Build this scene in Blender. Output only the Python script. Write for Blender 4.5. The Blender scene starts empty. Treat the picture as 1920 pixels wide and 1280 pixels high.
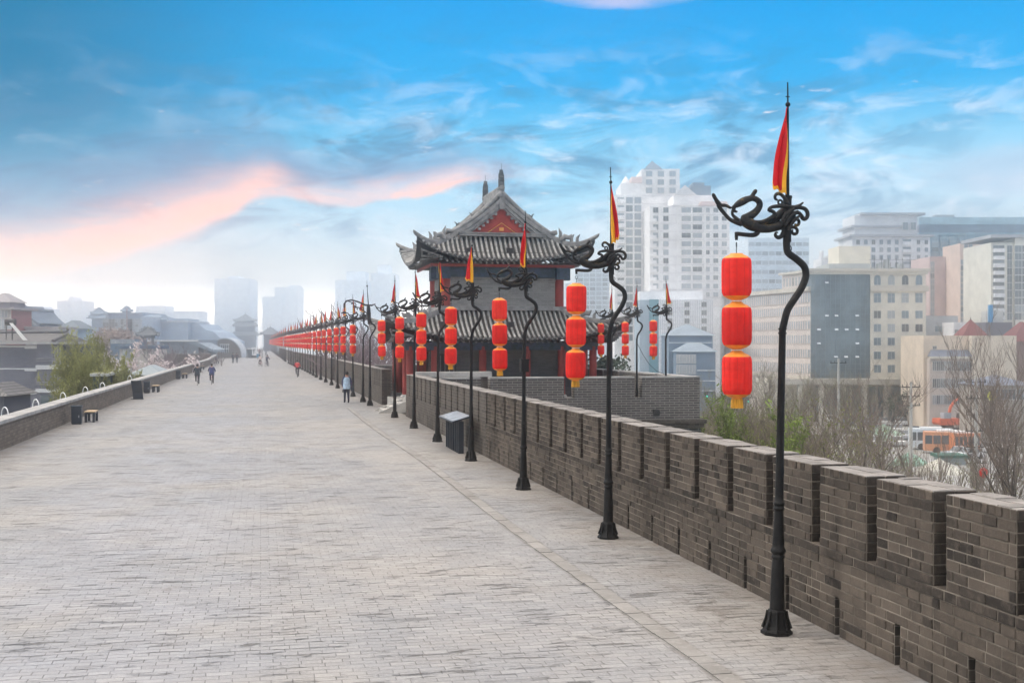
import bpy, math, random
from mathutils import Vector, Matrix
R = math.radians
SC = bpy.context.scene
COL = SC.collection

# ------------------------------------------------------------------ camera, sky, sun, exposure
F = 2235.0
YAW = math.atan(470 / F)
CS, SN = math.cos(YAW), math.sin(YAW)
HC = 3.4
GZ = -12.0
cam = bpy.data.cameras.new('camera'); co = bpy.data.objects.new('camera', cam); COL.objects.link(co)
co.location = (0, 0, HC); co.rotation_euler = (R(90), 0, -YAW)
cam.sensor_width = 36; cam.lens = F * 36 / 1920; cam.shift_y = 2 / 1920; cam.clip_end = 12000; cam.clip_start = .1
SC.camera = co
SC.view_settings.view_transform = 'Standard'; SC.view_settings.look = 'None'
SC.view_settings.exposure = 0.46; SC.view_settings.gamma = 1
SC.cycles.volume_bounces = 6; SC.cycles.max_bounces = 8; SC.cycles.use_denoising = True

SUN_EL, SUN_AZ = 34, -68          # azimuth from +Y towards +X
world = bpy.data.worlds.new("World"); SC.world = world; world.use_nodes = True
NT = world.node_tree; NT.nodes.clear()
class NG:
    """tiny helper for math in node trees"""
    def __init__(s, nt): s.nt = nt
    def n(s, t, **k):
        o = s.nt.nodes.new(t)
        for a, b in k.items(): setattr(o, a, b)
        return o
    def put(s, sock, v):
        if hasattr(v, 'is_output') or isinstance(v, bpy.types.NodeSocket): s.nt.links.new(v, sock)
        elif isinstance(v, (tuple, list)) and len(v) == 3 and sock.type == 'RGBA': sock.default_value = (*v, 1)
        else: sock.default_value = v
    def m(s, op, a, b=0.0, c=None, clamp=False):
        o = s.n('ShaderNodeMath', operation=op, use_clamp=clamp)
        s.put(o.inputs[0], a); s.put(o.inputs[1], b)
        if c is not None: s.put(o.inputs[2], c)
        return o.outputs[0]
    def mix(s, f, a, b, bt='MIX', clamp=False):
        o = s.n('ShaderNodeMix', data_type='RGBA', blend_type=bt, clamp_factor=True)
        s.put(o.inputs[0], f); s.put(o.inputs[6], a); s.put(o.inputs[7], b)
        return o.outputs[2]
    def mr(s, v, a, b, c=0.0, d=1.0, t='SMOOTHSTEP'):
        o = s.n('ShaderNodeMapRange', interpolation_type=t)
        for i, x in enumerate((v, a, b, c, d)): s.put(o.inputs[i], x)
        return o.outputs[0]
    def ramp(s, f, pts, interp='LINEAR'):
        o = s.n('ShaderNodeValToRGB'); r = o.color_ramp; r.interpolation = interp
        while len(r.elements) > 1: r.elements.remove(r.elements[-1])
        r.elements[0].position = pts[0][0]; r.elements[0].color = (*pts[0][1], 1)
        for p, c in pts[1:]:
            e = r.elements.new(p); e.color = (*c, 1)
        s.put(o.inputs[0], f); return o.outputs[0]
    def noise(s, vec, scale=5, detail=4, rough=.55, dist=0.0, out=0):
        o = s.n('ShaderNodeTexNoise'); 
        if vec is not None: s.put(o.inputs['Vector'], vec)
        o.inputs['Scale'].default_value = scale; o.inputs['Detail'].default_value = detail
        o.inputs['Roughness'].default_value = rough; o.inputs['Distortion'].default_value = dist
        return o.outputs[out]
    def vec(s, x, y, z=0.0):
        o = s.n('ShaderNodeCombineXYZ'); s.put(o.inputs[0], x); s.put(o.inputs[1], y); s.put(o.inputs[2], z); return o.outputs[0]

def make_world():
    g = NG(NT)
    tc = g.n('ShaderNodeTexCoord'); sep = g.n('ShaderNodeSeparateXYZ'); NT.links.new(tc.outputs['Generated'], sep.inputs[0])
    x, y, z = sep.outputs
    az = g.m('MULTIPLY', g.m('ARCTAN2', x, y), 180 / math.pi)
    el = g.m('MULTIPLY', g.m('ARCSINE', z), 180 / math.pi)
    u = g.m('SUBTRACT', az, math.degrees(YAW))
    e40 = g.m('DIVIDE', el, 40.0, clamp=True)
    P = lambda d: d / 40
    base = g.ramp(e40, [(0, (10.5, 9.3, 8.0)), (P(1.1), (8.8, 7.9, 6.8)), (P(1.9), (1.15, 1.08, .98)), (P(2.8), (.52, .52, .50)), (P(3.8), (.50, .55, .56)), (P(5), (.44, .60, .68)), (P(7), (.24, .58, .77)),
                        (P(9.5), (.10, .48, .74)), (P(12), (.0, .34, .70)), (P(16), (.0, .285, .67)), (P(21), (.0, .20, .60)),
                        (P(29), (.0, .2, .6)), (P(36), (1.3, 1.3, 1.3)), (1, (1.9, 1.75, 1.6))])  # bright neutral overhead sky, out of view, added to light the deck
    # deeper blue towards the left of the view
    lf = g.m('MULTIPLY', g.mr(u, -5.0, -24.0), g.mr(el, 3.0, 11.0))
    lf = g.m('MULTIPLY', lf, g.mr(el, 40.0, 24.0))
    base = g.mix(g.m('MULTIPLY', lf, .9), base, (.0, .14, .28))
    # paler veil low on the right
    rf = g.m('MULTIPLY', g.mr(u, -2.0, 12.0), g.m('MULTIPLY', g.mr(el, 12.0, 4.5), .62))
    base = g.mix(rf, base, (.74, .77, .80))
    inframe = g.mr(el, 30.0, 20.0)
    # dark wisps, sloping streaks
    sl = g.m('ADD', el, g.m('MULTIPLY', u, -.10))
    v1 = g.vec(g.m('MULTIPLY', u, .09), g.m('MULTIPLY', sl, .30), 0.3)
    n1 = g.noise(v1, 2.2, 9, .62, .9)
    w1 = g.m('MULTIPLY', g.mr(n1, .44, .66), g.m('MULTIPLY', g.mr(el, 3.5, 6.0), g.mr(el, 15.5, 9.0, .12, 1.0)))
    w1 = g.m('MULTIPLY', w1, g.mr(u, 10, 24, 1.0, .35))
    base = g.mix(g.m('MULTIPLY', w1, .9), base, (.045, .20, .36))
    # pale fluffy wisps
    v2 = g.vec(g.m('MULTIPLY', u, .16), g.m('MULTIPLY', el, .42), 4.7)
    n2 = g.noise(v2, 1.7, 10, .62, .5)
    w2 = g.m('MULTIPLY', g.mr(n2, .46, .72), g.mr(el, 15.5, 8.5))
    w2 = g.m('MULTIPLY', w2, g.mr(u, -16, 4, .25, 1.0))
    base = g.mix(g.m('MULTIPLY', w2, .75), base, (.82, .84, .90))
    # small bright puffs, warm
    v3 = g.vec(g.m('MULTIPLY', u, .5), g.m('MULTIPLY', el, 1.5), 9.1)
    n3 = g.noise(v3, .9, 8, .6, .3)
    w3 = g.m('MULTIPLY', g.mr(n3, .63, .74), g.m('MULTIPLY', g.mr(el, 2.5, 5.0), g.mr(el, 13.5, 10.0)))
    base = g.mix(g.m('MULTIPLY', w3, .8), base, (.93, .78, .74))
    # the long rose streak: centre line el(u)
    fc = g.n('ShaderNodeFloatCurve'); cv = fc.mapping.curves[0]
    pts = [(-23.2, 3.75), (-19.6, 4.5), (-16, 5.6), (-13.5, 6.6), (-11.5, 7.45), (-9.5, 7.0), (-7, 6.95), (-4.2, 7.45), (-2, 7.9), (1, 8.3)]
    q = [((a + 24) / 26, b / 12) for a, b in pts]
    cv.points[0].location = q[0]; cv.points[1].location = q[-1]
    for p_ in q[1:-1]: cv.points.new(*p_)
    fc.mapping.update()
    g.put(fc.inputs['Value'], g.m('DIVIDE', g.m('ADD', u, 24.0), 26.0))
    cl = g.m('MULTIPLY', fc.outputs[0], 12.0)
    wob = g.m('MULTIPLY', g.m('SUBTRACT', g.noise(g.vec(g.m('MULTIPLY', u, .35), g.m('MULTIPLY', el, .5), 2.0), 1.0, 6, .6, .4), .5), .8)
    d = g.m('ADD', g.m('SUBTRACT', el, cl), wob)          # >0 above the streak
    d = g.m('MULTIPLY', d, g.mr(u, -15.0, -8.0, .62, 1.5))
    ends = g.m('MULTIPLY', g.mr(u, 1.5, -3.5), g.mr(u, -34, -24))
    ptex = g.mr(g.noise(g.vec(g.m('MULTIPLY', sl, .5), g.m('MULTIPLY', u, .12), 6.0), 1.6, 6, .6, .6), .32, .6, .52, 1.0)
    pink = g.m('MULTIPLY', g.m('MULTIPLY', g.mr(d, -.85, -.3), g.mr(d, 1.6, -.3)), g.m('MULTIPLY', ends, ptex))
    shade = g.m('MULTIPLY', g.m('MULTIPLY', g.mr(d, .1, 1.0), g.mr(d, 3.4, .9)), g.m('MULTIPLY', ends, ptex))
    glow = g.m('MULTIPLY', g.mr(d, .2, -.7), ends)
    base = g.mix(g.m('MULTIPLY', glow, .12), base, (.92, .92, .92))
    base = g.mix(g.m('MULTIPLY', shade, .85), base, (.17, .25, .40))
    base = g.mix(g.m('MULTIPLY', pink, .92), base, (1.25, .60, .42))
    # rosy cloud cut by the top of the frame
    c4 = g.m('ADD', g.m('POWER', g.m('DIVIDE', g.m('SUBTRACT', u, 5.5), 5.0), 2.0), g.m('POWER', g.m('DIVIDE', g.m('SUBTRACT', el, 16.3), .95), 2.0))
    m4 = g.mr(g.m('ADD', c4, g.m('MULTIPLY', n3, 1.2)), 1.5, .6)
    base = g.mix(g.m('MULTIPLY', m4, .6), base, (.75, .60, .72))
    # grey bank far right
    c5 = g.m('ADD', g.m('POWER', g.m('DIVIDE', g.m('SUBTRACT', u, 25.0), 7.0), 2.0), g.m('POWER', g.m('DIVIDE', g.m('SUBTRACT', el, 7.6), 1.4), 2.0))
    m5 = g.mr(g.m('ADD', c5, g.m('MULTIPLY', n3, 1.0)), 1.6, .7)
    base = g.mix(g.m('MULTIPLY', m5, .6), base, (.42, .50, .62))
    sky = g.n('ShaderNodeTexSky', sky_type='NISHITA'); sky.sun_disc = False
    sky.sun_elevation = R(SUN_EL); sky.sun_rotation = R(SUN_AZ); sky.dust_density = 3
    col = g.mix(.985, sky.outputs[0], g.mix(1.0, base, (10, 10, 10), 'MULTIPLY'))
    bg = g.n('ShaderNodeBackground'); bg.inputs[1].default_value = .1; g.put(bg.inputs[0], col)
    out = g.n('ShaderNodeOutputWorld'); NT.links.new(bg.outputs[0], out.inputs[0])
make_world()
sl_ = bpy.data.lights.new('sun', 'SUN'); so = bpy.data.objects.new('sun', sl_); COL.objects.link(so)
sl_.energy = 1.6; sl_.angle = R(18); sl_.color = (1, .95, .88)
so.rotation_euler = Vector((math.sin(R(SUN_AZ)) * math.cos(R(SUN_EL)), math.cos(R(SUN_AZ)) * math.cos(R(SUN_EL)), math.sin(R(SUN_EL)))).to_track_quat('Z', 'Y').to_euler()

# ------------------------------------------------------------------ helpers
def P(px, zc):
    """plan point seen at picture column px, at depth zc in front of the viewpoint"""
    xc = (px - 960) / F * zc
    return (xc * CS + zc * SN, zc * CS - xc * SN)
def ZZ(py, zc): return HC - (py - 642) * zc / F
def tag(o, label=None, cat=None, group=None, kind=None):
    if label: o['label'] = label
    if cat: o['category'] = cat
    if group: o['group'] = group
    if kind: o['kind'] = kind
    return o
def empty(name, loc=(0, 0, 0), rz=0, parent=None):
    o = bpy.data.objects.new(name, None); COL.objects.link(o); o.location = loc; o.rotation_euler = (0, 0, rz); o.empty_display_size = .2
    if parent: o.parent = parent
    return o
KIDS = {}
def link(o, parent):
    COL.objects.link(o)
    if parent is not None:
        o.parent = parent; KIDS.setdefault(parent.name, []).append(o)
    return o
def copy_tree(o, parent=None):
    c = o.copy(); link(c, parent)
    for ch in KIDS.get(o.name, []): copy_tree(ch, c)
    return c

class MB:
    def __init__(s): s.v = []; s.f = []; s.uv = []; s.m = []; s.t = []; s.sm = []
    def face(s, pts, uv=None, m=0, t=.5, sm=False):
        b = len(s.v); s.v += [tuple(p) for p in pts]; s.f.append(tuple(range(b, b + len(pts))))
        if uv is None:
            a = Vector(pts[0]); n = (Vector(pts[1]) - a).cross(Vector(pts[2]) - a)
            k = max(range(3), key=lambda i: abs(n[i]))
            ij = ((1, 2), (0, 2), (0, 1))[k]
            uv = [(p[ij[0]], p[ij[1]]) for p in pts]
        s.uv += uv; s.m.append(m); s.t.append(t); s.sm.append(sm)
    def box(s, x0, x1, y0, y1, z0, z1, m=0, t=.5, skip=''):
        p = lambda x, y, z: (x, y, z)
        if 'x' not in skip: s.face([p(x0, y1, z0), p(x0, y0, z0), p(x0, y0, z1), p(x0, y1, z1)], m=m, t=t)
        if 'X' not in skip: s.face([p(x1, y0, z0), p(x1, y1, z0), p(x1, y1, z1), p(x1, y0, z1)], m=m, t=t)
        if 'y' not in skip: s.face([p(x0, y0, z0), p(x1, y0, z0), p(x1, y0, z1), p(x0, y0, z1)], m=m, t=t)
        if 'Y' not in skip: s.face([p(x1, y1, z0), p(x0, y1, z0), p(x0, y1, z1), p(x1, y1, z1)], m=m, t=t)
        if 'z' not in skip: s.face([p(x0, y1, z0), p(x1, y1, z0), p(x1, y0, z0), p(x0, y0, z0)], m=m, t=t)
        if 'Z' not in skip: s.face([p(x0, y0, z1), p(x1, y0, z1), p(x1, y1, z1), p(x0, y1, z1)], m=m, t=t)
    def frust(s, c, h0, h1, z0, z1, m=0, t=.5, n=4, rot=math.pi / 4):
        """n-sided frustum, circumradius h0 -> h1"""
        a = [(c[0] + h0 * math.cos(rot + i * 2 * math.pi / n), c[1] + h0 * math.sin(rot + i * 2 * math.pi / n), z0) for i in range(n)]
        b = [(c[0] + h1 * math.cos(rot + i * 2 * math.pi / n), c[1] + h1 * math.sin(rot + i * 2 * math.pi / n), z1) for i in range(n)]
        for i in range(n):
            j = (i + 1) % n; s.face([a[i], a[j], b[j], b[i]], m=m, t=t)
        s.face(b, m=m, t=t); s.face(a[::-1], m=m, t=t)
    def grid(s, rows, m=0, t=.5, sm=True, closed=False, uvs=1.0):
        """rows: list of equally long point lists, shared vertices"""
        b = len(s.v); n = len(rows[0])
        for r in rows: s.v += [tuple(p) for p in r]
        for i in range(len(rows) - 1):
            for j in range(n if closed else n - 1):
                k = (j + 1) % n
                s.f.append((b + i * n + j, b + i * n + k, b + (i + 1) * n + k, b + (i + 1) * n + j))
                s.uv += [(j * uvs, i * uvs), ((j + 1) * uvs, i * uvs), ((j + 1) * uvs, (i + 1) * uvs), (j * uvs, (i + 1) * uvs)]
                s.m.append(m); s.t.append(t); s.sm.append(sm)
    def tube(s, pts, r, n=8, m=0, t=.5, cap=True, flat=1.0):
        pts = [Vector(p) for p in pts]
        if not isinstance(r, (list, tuple)): r = [r] * len(pts)
        prev = None; rows = []
        for i, p in enumerate(pts):
            d = (pts[min(i + 1, len(pts) - 1)] - pts[max(i - 1, 0)])
            if d.length < 1e-9: d = Vector((0, 0, 1))
            d.normalize()
            if prev is None:
                ref = Vector((0, 1, 0)) if abs(d.y) < .9 else Vector((1, 0, 0))
                a = d.cross(ref).normalized()
            else:
                a = prev - d * prev.dot(d)
                a = a.normalized() if a.length > 1e-6 else d.orthogonal().normalized()
            prev = a; b = d.cross(a)
            rows.append([p + (a * math.cos(2 * math.pi * k / n) + b * math.sin(2 * math.pi * k / n) * flat) * r[i] for k in range(n)])
        s.grid(rows, m=m, t=t, closed=True)
        if cap:
            s.face(rows[0][::-1], m=m, t=t); s.face(rows[-1], m=m, t=t)
    def lathe(s, prof, n=16, c=(0, 0, 0), m=0, t=.5, flute=0.0, nf=10, rot=0):
        rows = []
        for r, z in prof:
            rows.append([(c[0] + r * (1 + flute * (abs(math.cos(nf * a / 2)) - .6)) * math.cos(a + rot), c[1] + r * (1 + flute * (abs(math.cos(nf * a / 2)) - .6)) * math.sin(a + rot), c[2] + z)
                         for a in [2 * math.pi * k / n for k in range(n)]])
        s.grid(rows, m=m, t=t, closed=True)
        s.face(rows[0][::-1] if prof[0][1] <= prof[-1][1] else rows[0], m=m, t=t)
        s.face(rows[-1] if prof[0][1] <= prof[-1][1] else rows[-1][::-1], m=m, t=t)
    def prism(s, poly, y0, y1, m=0, t=.5):
        """poly in (x,z), extruded along y"""
        a = [(x, y0, z) for x, z in poly]; b = [(x, y1, z) for x, z in poly]
        s.face(a, m=m, t=t); s.face(b[::-1], m=m, t=t)
        for i in range(len(poly)):
            j = (i + 1) % len(poly); s.face([a[j], a[i], b[i], b[j]], m=m, t=t)
    def sphere(s, c, r, n=10, m=0, t=.5, sz=1.0):
        s.lathe([(max(1e-3, r * math.sin(math.pi * i / 6)), -r * sz * math.cos(math.pi * i / 6)) for i in range(7)], n, c, m, t)
    def mesh(s, name, mats):
        me = bpy.data.meshes.new(name); me.from_pydata(s.v, [], s.f)
        ul = me.uv_layers.new(name='UVMap'); flat = [c for p in s.uv for c in p]; ul.data.foreach_set('uv', flat)
        me.polygons.foreach_set('material_index', s.m); me.polygons.foreach_set('use_smooth', s.sm)
        at = me.attributes.new('tint', 'FLOAT', 'FACE'); at.data.foreach_set('value', s.t)
        for m in (mats if isinstance(mats, (list, tuple)) else [mats]): me.materials.append(m)
        me.update(); return me
    def build(s, name, mats, parent=None, loc=None):
        o = bpy.data.objects.new(name, s.mesh(name, mats)); link(o, parent)
        if loc: o.location = loc
        return o

# ------------------------------------------------------------------ materials
def principled(name):
    m = bpy.data.materials.new(name); m.use_nodes = True
    return m, NG(m.node_tree), m.node_tree.nodes['Principled BSDF']
def surf(name, c, rough=.7, metal=0.0, var=.18, scale=3.0, bump=.15, bscale=25.0, spec=.4, c2=None, stretch=(1, 1, 1), transl=0):
    m, g, b = principled(name)
    tc = g.n('ShaderNodeTexCoord'); mp = g.n('ShaderNodeMapping'); mp.inputs['Scale'].default_value = stretch
    g.put(mp.inputs[0], tc.outputs['Object']); v = mp.outputs[0]
    n = g.noise(v, scale, 5, .6)
    ca = tuple(x * (1 - var) for x in c); cb = c2 or tuple(min(1, x * (1 + var)) for x in c)
    col = g.mix(g.mr(n, .3, .7), ca, cb)
    g.put(b.inputs['Base Color'], col)
    b.inputs['Roughness'].default_value = rough; b.inputs['Metallic'].default_value = metal
    b.inputs['Specular IOR Level'].default_value = spec
    if bump:
        bp = g.n('ShaderNodeBump'); bp.inputs['Strength'].default_value = bump; bp.inputs['Distance'].default_value = .02
        g.put(bp.inputs['Height'], g.noise(v, bscale, 4, .6)); g.put(b.inputs['Normal'], bp.outputs[0])
    if transl:
        tr = g.n('ShaderNodeBsdfTranslucent'); g.put(tr.inputs[0], col)
        mx = g.n('ShaderNodeMixShader'); mx.inputs[0].default_value = transl
        m.node_tree.links.new(b.outputs[0], mx.inputs[1]); m.node_tree.links.new(tr.outputs[0], mx.inputs[2])
        m.node_tree.links.new(mx.outputs[0], m.node_tree.nodes['Material Output'].inputs[0])
    return m
def brickmat(name, ca, cb, mortar, bw=.34, bh=.105, ms=.008, squash=.66, freq=2, bump=.5, wear=.35, off=.5, rough=.85, dist=.01):
    m, g, b = principled(name)
    tc = g.n('ShaderNodeTexCoord'); uv = tc.outputs['UV']
    nz = g.noise(uv, 6, 3, .6, out=1)
    wv = g.n('ShaderNodeVectorMath', operation='MULTIPLY_ADD'); g.put(wv.inputs[0], nz); wv.inputs[1].default_value = (.02, .02, 0); g.put(wv.inputs[2], uv)
    br = g.n('ShaderNodeTexBrick', offset=off, squash=squash, squash_frequency=freq)
    g.put(br.inputs['Vector'], wv.outputs[0]); br.inputs['Scale'].default_value = 1
    g.put(br.inputs['Color1'], ca); g.put(br.inputs['Color2'], cb); g.put(br.inputs['Mortar'], mortar)
    br.inputs['Mortar Size'].default_value = ms; br.inputs['Mortar Smooth'].default_value = .3; br.inputs['Bias'].default_value = 0
    br.inputs['Brick Width'].default_value = bw; br.inputs['Row Height'].default_value = bh
    w = g.noise(uv, .9, 6, .65); w2 = g.noise(uv, 14, 5, .7)
    col = g.mix(g.m('MULTIPLY', g.mr(w, .35, .7), wear), br.outputs[0], tuple(x * .45 for x in ca))
    col = g.mix(g.m('MULTIPLY', g.mr(w2, .5, .8), .35), col, tuple(min(1, x * 1.5) for x in cb))
    g.put(b.inputs['Base Color'], col); b.inputs['Roughness'].default_value = rough; b.inputs['Specular IOR Level'].default_value = .25
    h = g.m('ADD', g.m('MULTIPLY', g.m('SUBTRACT', 1.0, br.outputs[1]), 1.0), g.m('MULTIPLY', w2, .6))
    bp = g.n('ShaderNodeBump'); bp.inputs['Strength'].default_value = bump; bp.inputs['Distance'].default_value = dist
    g.put(bp.inputs['Height'], h); g.put(b.inputs['Normal'], bp.outputs[0])
    return m
def tintmat(name, c0, c1, rough=.9, wear=(.05, .045, .04)):
    """weathered brick faces: colour by each brick's own tint"""
    m, g, b = principled(name)
    at = g.n('ShaderNodeAttribute', attribute_name='tint'); tc = g.n('ShaderNodeTexCoord')
    col = g.mix(at.outputs['Fac'], c0, c1)
    o = tc.outputs['Object']
    n1 = g.noise(o, .55, 5, .65); n2 = g.noise(o, 9, 6, .7); n3 = g.noise(o, 40, 3, .6)
    sep = g.n('ShaderNodeSeparateXYZ'); g.put(sep.inputs[0], o)
    col = g.mix(g.m('MULTIPLY', g.mr(n1, .4, .7), .55), col, wear)
    col = g.mix(g.m('MULTIPLY', g.mr(n2, .45, .75), .45), col, tuple(min(1, x * 1.35) for x in c1))
    g.put(b.inputs['Base Color'], col); b.inputs['Roughness'].default_value = rough; b.inputs['Specular IOR Level'].default_value = .2
    bp = g.n('ShaderNodeBump'); bp.inputs['Strength'].default_value = .7; bp.inputs['Distance'].default_value = .012
    g.put(bp.inputs['Height'], g.m('ADD', n2, g.m('MULTIPLY', n3, .5))); g.put(b.inputs['Normal'], bp.outputs[0])
    return m

def deckmat():
    m, g, b = principled('paving_brick')
    tc = g.n('ShaderNodeTexCoord'); uv = tc.outputs['UV']
    sep = g.n('ShaderNodeSeparateXYZ'); g.put(sep.inputs[0], uv); x, y, _ = sep.outputs
    nz = g.noise(uv, 2.5, 4, .6, out=1)
    wv = g.n('ShaderNodeVectorMath', operation='MULTIPLY_ADD'); g.put(wv.inputs[0], nz); wv.inputs[1].default_value = (.03, .035, 0); g.put(wv.inputs[2], uv)
    br = g.n('ShaderNodeTexBrick', offset=.5, squash=.8, squash_frequency=5); g.put(br.inputs['Vector'], wv.outputs[0])
    br.inputs['Scale'].default_value = 1; br.inputs['Brick Width'].default_value = .27; br.inputs['Row Height'].default_value = .135
    br.inputs['Mortar Size'].default_value = .0055; br.inputs['Mortar Smooth'].default_value = .4; br.inputs['Bias'].default_value = 0
    g.put(br.inputs['Color1'], (.0, .0, .0)); g.put(br.inputs['Color2'], (1, 1, 1)); g.put(br.inputs['Mortar'], (.5, .5, .5))
    big = g.noise(uv, .16, 4, .6); mid = g.noise(uv, 1.1, 6, .7); fine = g.noise(uv, 22, 4, .65)
    col = g.mix(g.mr(big, .40, .62), (.255, .250, .250), (.315, .293, .27))
    band = g.m('MULTIPLY', g.mr(g.m('ABSOLUTE', g.m('ADD', x, 2.2)), 3.2, .8), g.mr(g.noise(uv, .3, 4, .6), .3, .6))
    col = g.mix(g.m('MULTIPLY', band, .5), col, (.30, .305, .335))      # worn bluish wheel path
    col = g.mix(.07, col, br.outputs[0], 'OVERLAY')
    sb = g.n('ShaderNodeSeparateColor'); g.put(sb.inputs[0], br.outputs[0])
    col = g.mix(g.m('MULTIPLY', g.mr(sb.outputs[0], .8, .95), .12), col, (.44, .42, .40))
    col = g.mix(g.m('MULTIPLY', g.mr(sb.outputs[0], .2, .05), .16), col, (.24, .235, .235))
    col = g.mix(g.m('MULTIPLY', g.mr(mid, .5, .75), .35), col, (.27, .255, .24))
    col = g.mix(g.m('MULTIPLY', g.mr(fine, .45, .75), .4), col, (.43, .415, .395))
    # open joints and chipped edges running across the walk
    sv = g.vec(g.m('MULTIPLY', x, 1.3), g.m('MULTIPLY', y, 8.0), 0.0)
    st = g.noise(sv, 1.0, 5, .7, .4)
    gap = g.m('MULTIPLY', g.mr(st, .56, .64), g.mr(g.noise(uv, .7, 3, .6), .40, .58))
    col = g.mix(g.m('MULTIPLY', gap, .6), col, (.13, .115, .10))
    mort = g.m('MULTIPLY', br.outputs[1], g.mr(g.noise(uv, 1.3, 5, .75), .38, .62, .28, 1.0))
    col = g.mix(g.m('MULTIPLY', mort, .8), col, (.10, .09, .08))
    rough_ = g.mr(g.noise(uv, .45, 6, .7, .6), .54, .66)          # broken patches
    rk = g.mr(g.noise(g.vec(g.m('MULTIPLY', x, 3.0), g.m('MULTIPLY', y, 14.0), 3.0), 1.0, 6, .75, .8), .45, .62)
    col = g.mix(g.m('MULTIPLY', g.m('MULTIPLY', rough_, rk), .55), col, (.17, .15, .135))
    vo = g.n('ShaderNodeTexVoronoi', feature='DISTANCE_TO_EDGE'); vo.inputs['Scale'].default_value = .33
    g.put(vo.inputs['Vector'], g.vec(g.m('ADD', x, g.m('MULTIPLY', g.noise(uv, 1.5, 5, .7), 1.2)), g.m('ADD', y, g.m('MULTIPLY', g.noise(uv, 1.7, 5, .7), 1.4))))
    crack = g.m('MULTIPLY', g.mr(vo.outputs['Distance'], .012, .003), g.mr(g.noise(uv, .22, 3, .6), .5, .62))
    col = g.mix(g.m('MULTIPLY', crack, .6), col, (.13, .115, .10))
    ky = g.m('ADD', 4.54, g.m('ADD', g.m('MULTIPLY', y, -.004), g.m('MULTIPLY', g.m('SINE', g.m('MULTIPLY', y, .23)), .05)))
    kd = g.m('SUBTRACT', g.m('ABSOLUTE', g.m('SUBTRACT', g.m('SUBTRACT', x, ky), .105)), .105)
    kn = g.noise(uv, 2.2, 5, .7)
    kerb = g.m('MULTIPLY', g.mr(kd, g.m('ADD', .02, g.m('MULTIPLY', kn, .12)), .0), g.mr(kn, .3, .55, .4, 1.0))
    kerb = g.m('MULTIPLY', kerb, g.mr(y, 64, 58))
    col = g.mix(g.m('MULTIPLY', kerb, .6), col, (.12, .105, .09))
    # dirt and painted contact shade close to both parapets
    edge = g.m('MAXIMUM', g.mr(x, 4.8, 6.5), g.mr(x, -7.0, -8.0))
    col = g.mix(g.m('MULTIPLY', edge, g.mr(mid, .35, .65, .1, .7)), col, (.19, .16, .135))
    g.put(b.inputs['Base Color'], col)
    g.put(b.inputs['Roughness'], g.mr(mid, .3, .7, .55, .8)); b.inputs['Specular IOR Level'].default_value = .45
    h = g.m('ADD', g.m('MULTIPLY', br.outputs[1], -1.0), g.m('ADD', g.m('MULTIPLY', gap, -1.3), g.m('ADD', g.m('MULTIPLY', sb.outputs[0], .5), g.m('ADD', g.m('MULTIPLY', mid, 1.6), g.m('MULTIPLY', fine, .35)))))
    bp = g.n('ShaderNodeBump'); bp.inputs['Strength'].default_value = 1.0; bp.inputs['Distance'].default_value = .03
    g.put(bp.inputs['Height'], h); g.put(b.inputs['Normal'], bp.outputs[0])
    return m
def tilemat(name, c):
    m, g, b = principled(name)
    tc = g.n('ShaderNodeTexCoord'); uv = tc.outputs['UV']; ob = tc.outputs['Object']
    n = g.noise(ob, 3.5, 6, .7); n2 = g.noise(ob, 22, 3, .6)
    at = g.n('ShaderNodeAttribute', attribute_name='tint')
    col = g.mix(g.mr(n, .3, .7), tuple(x * .6 for x in c), tuple(x * 1.35 for x in c))
    col = g.mix(g.m('MULTIPLY', at.outputs['Fac'], .5), col, tuple(x * .4 for x in c))
    g.put(b.inputs['Base Color'], col); b.inputs['Roughness'].default_value = .75
    bp = g.n('ShaderNodeBump'); bp.inputs['Strength'].default_value = .5; bp.inputs['Distance'].default_value = .02
    g.put(bp.inputs['Height'], n2); g.put(b.inputs['Normal'], bp.outputs[0])
    return m

M = {}
M['deck'] = deckmat()
M['curb'] = tintmat('curb_stone', (.24, .23, .22), (.30, .285, .27), wear=(.16, .148, .135))
M['brick'] = tintmat('weathered_brick', (.030, .025, .022), (.115, .092, .074), wear=(.020, .018, .016))
M['brick_top'] = tintmat('merlon_cap_brick', (.19, .175, .16), (.33, .30, .275), wear=(.12, .11, .10))
M['mortar'] = surf('old_mortar', (.13, .11, .09), .95, var=.5, scale=1.6, bump=.5, c2=(.25, .215, .175))
M['brickfar'] = brickmat('parapet_brick', (.055, .047, .041), (.115, .097, .081), (.19, .165, .14))
M['brickleft'] = brickmat('low_wall_brick', (.13, .105, .085), (.22, .18, .145), (.09, .075, .06), bw=.42, bh=.11, wear=.25)
M['brickbast'] = brickmat('bastion_brick', (.075, .068, .063), (.125, .112, .102), (.34, .31, .28), bw=.44, squash=1.0, ms=.014, wear=.25)
M['bricktower'] = brickmat('tower_brick', (.20, .195, .185), (.28, .27, .255), (.36, .35, .33), bw=.4, bh=.1, squash=1.0, ms=.006, wear=.15)
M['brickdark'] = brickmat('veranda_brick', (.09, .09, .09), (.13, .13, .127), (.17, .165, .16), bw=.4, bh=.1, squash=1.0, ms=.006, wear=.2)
M['coping'] = surf('coping_stone', (.34, .325, .31), .85, var=.25, scale=1.2)
M['stone'] = surf('pale_stone', (.42, .40, .37), .8, var=.2, scale=2)
M['iron'] = surf('black_cast_iron', (.010, .0095, .0095), .55, metal=.0, var=.35, scale=6, bump=.5, bscale=30, spec=.22)
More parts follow.
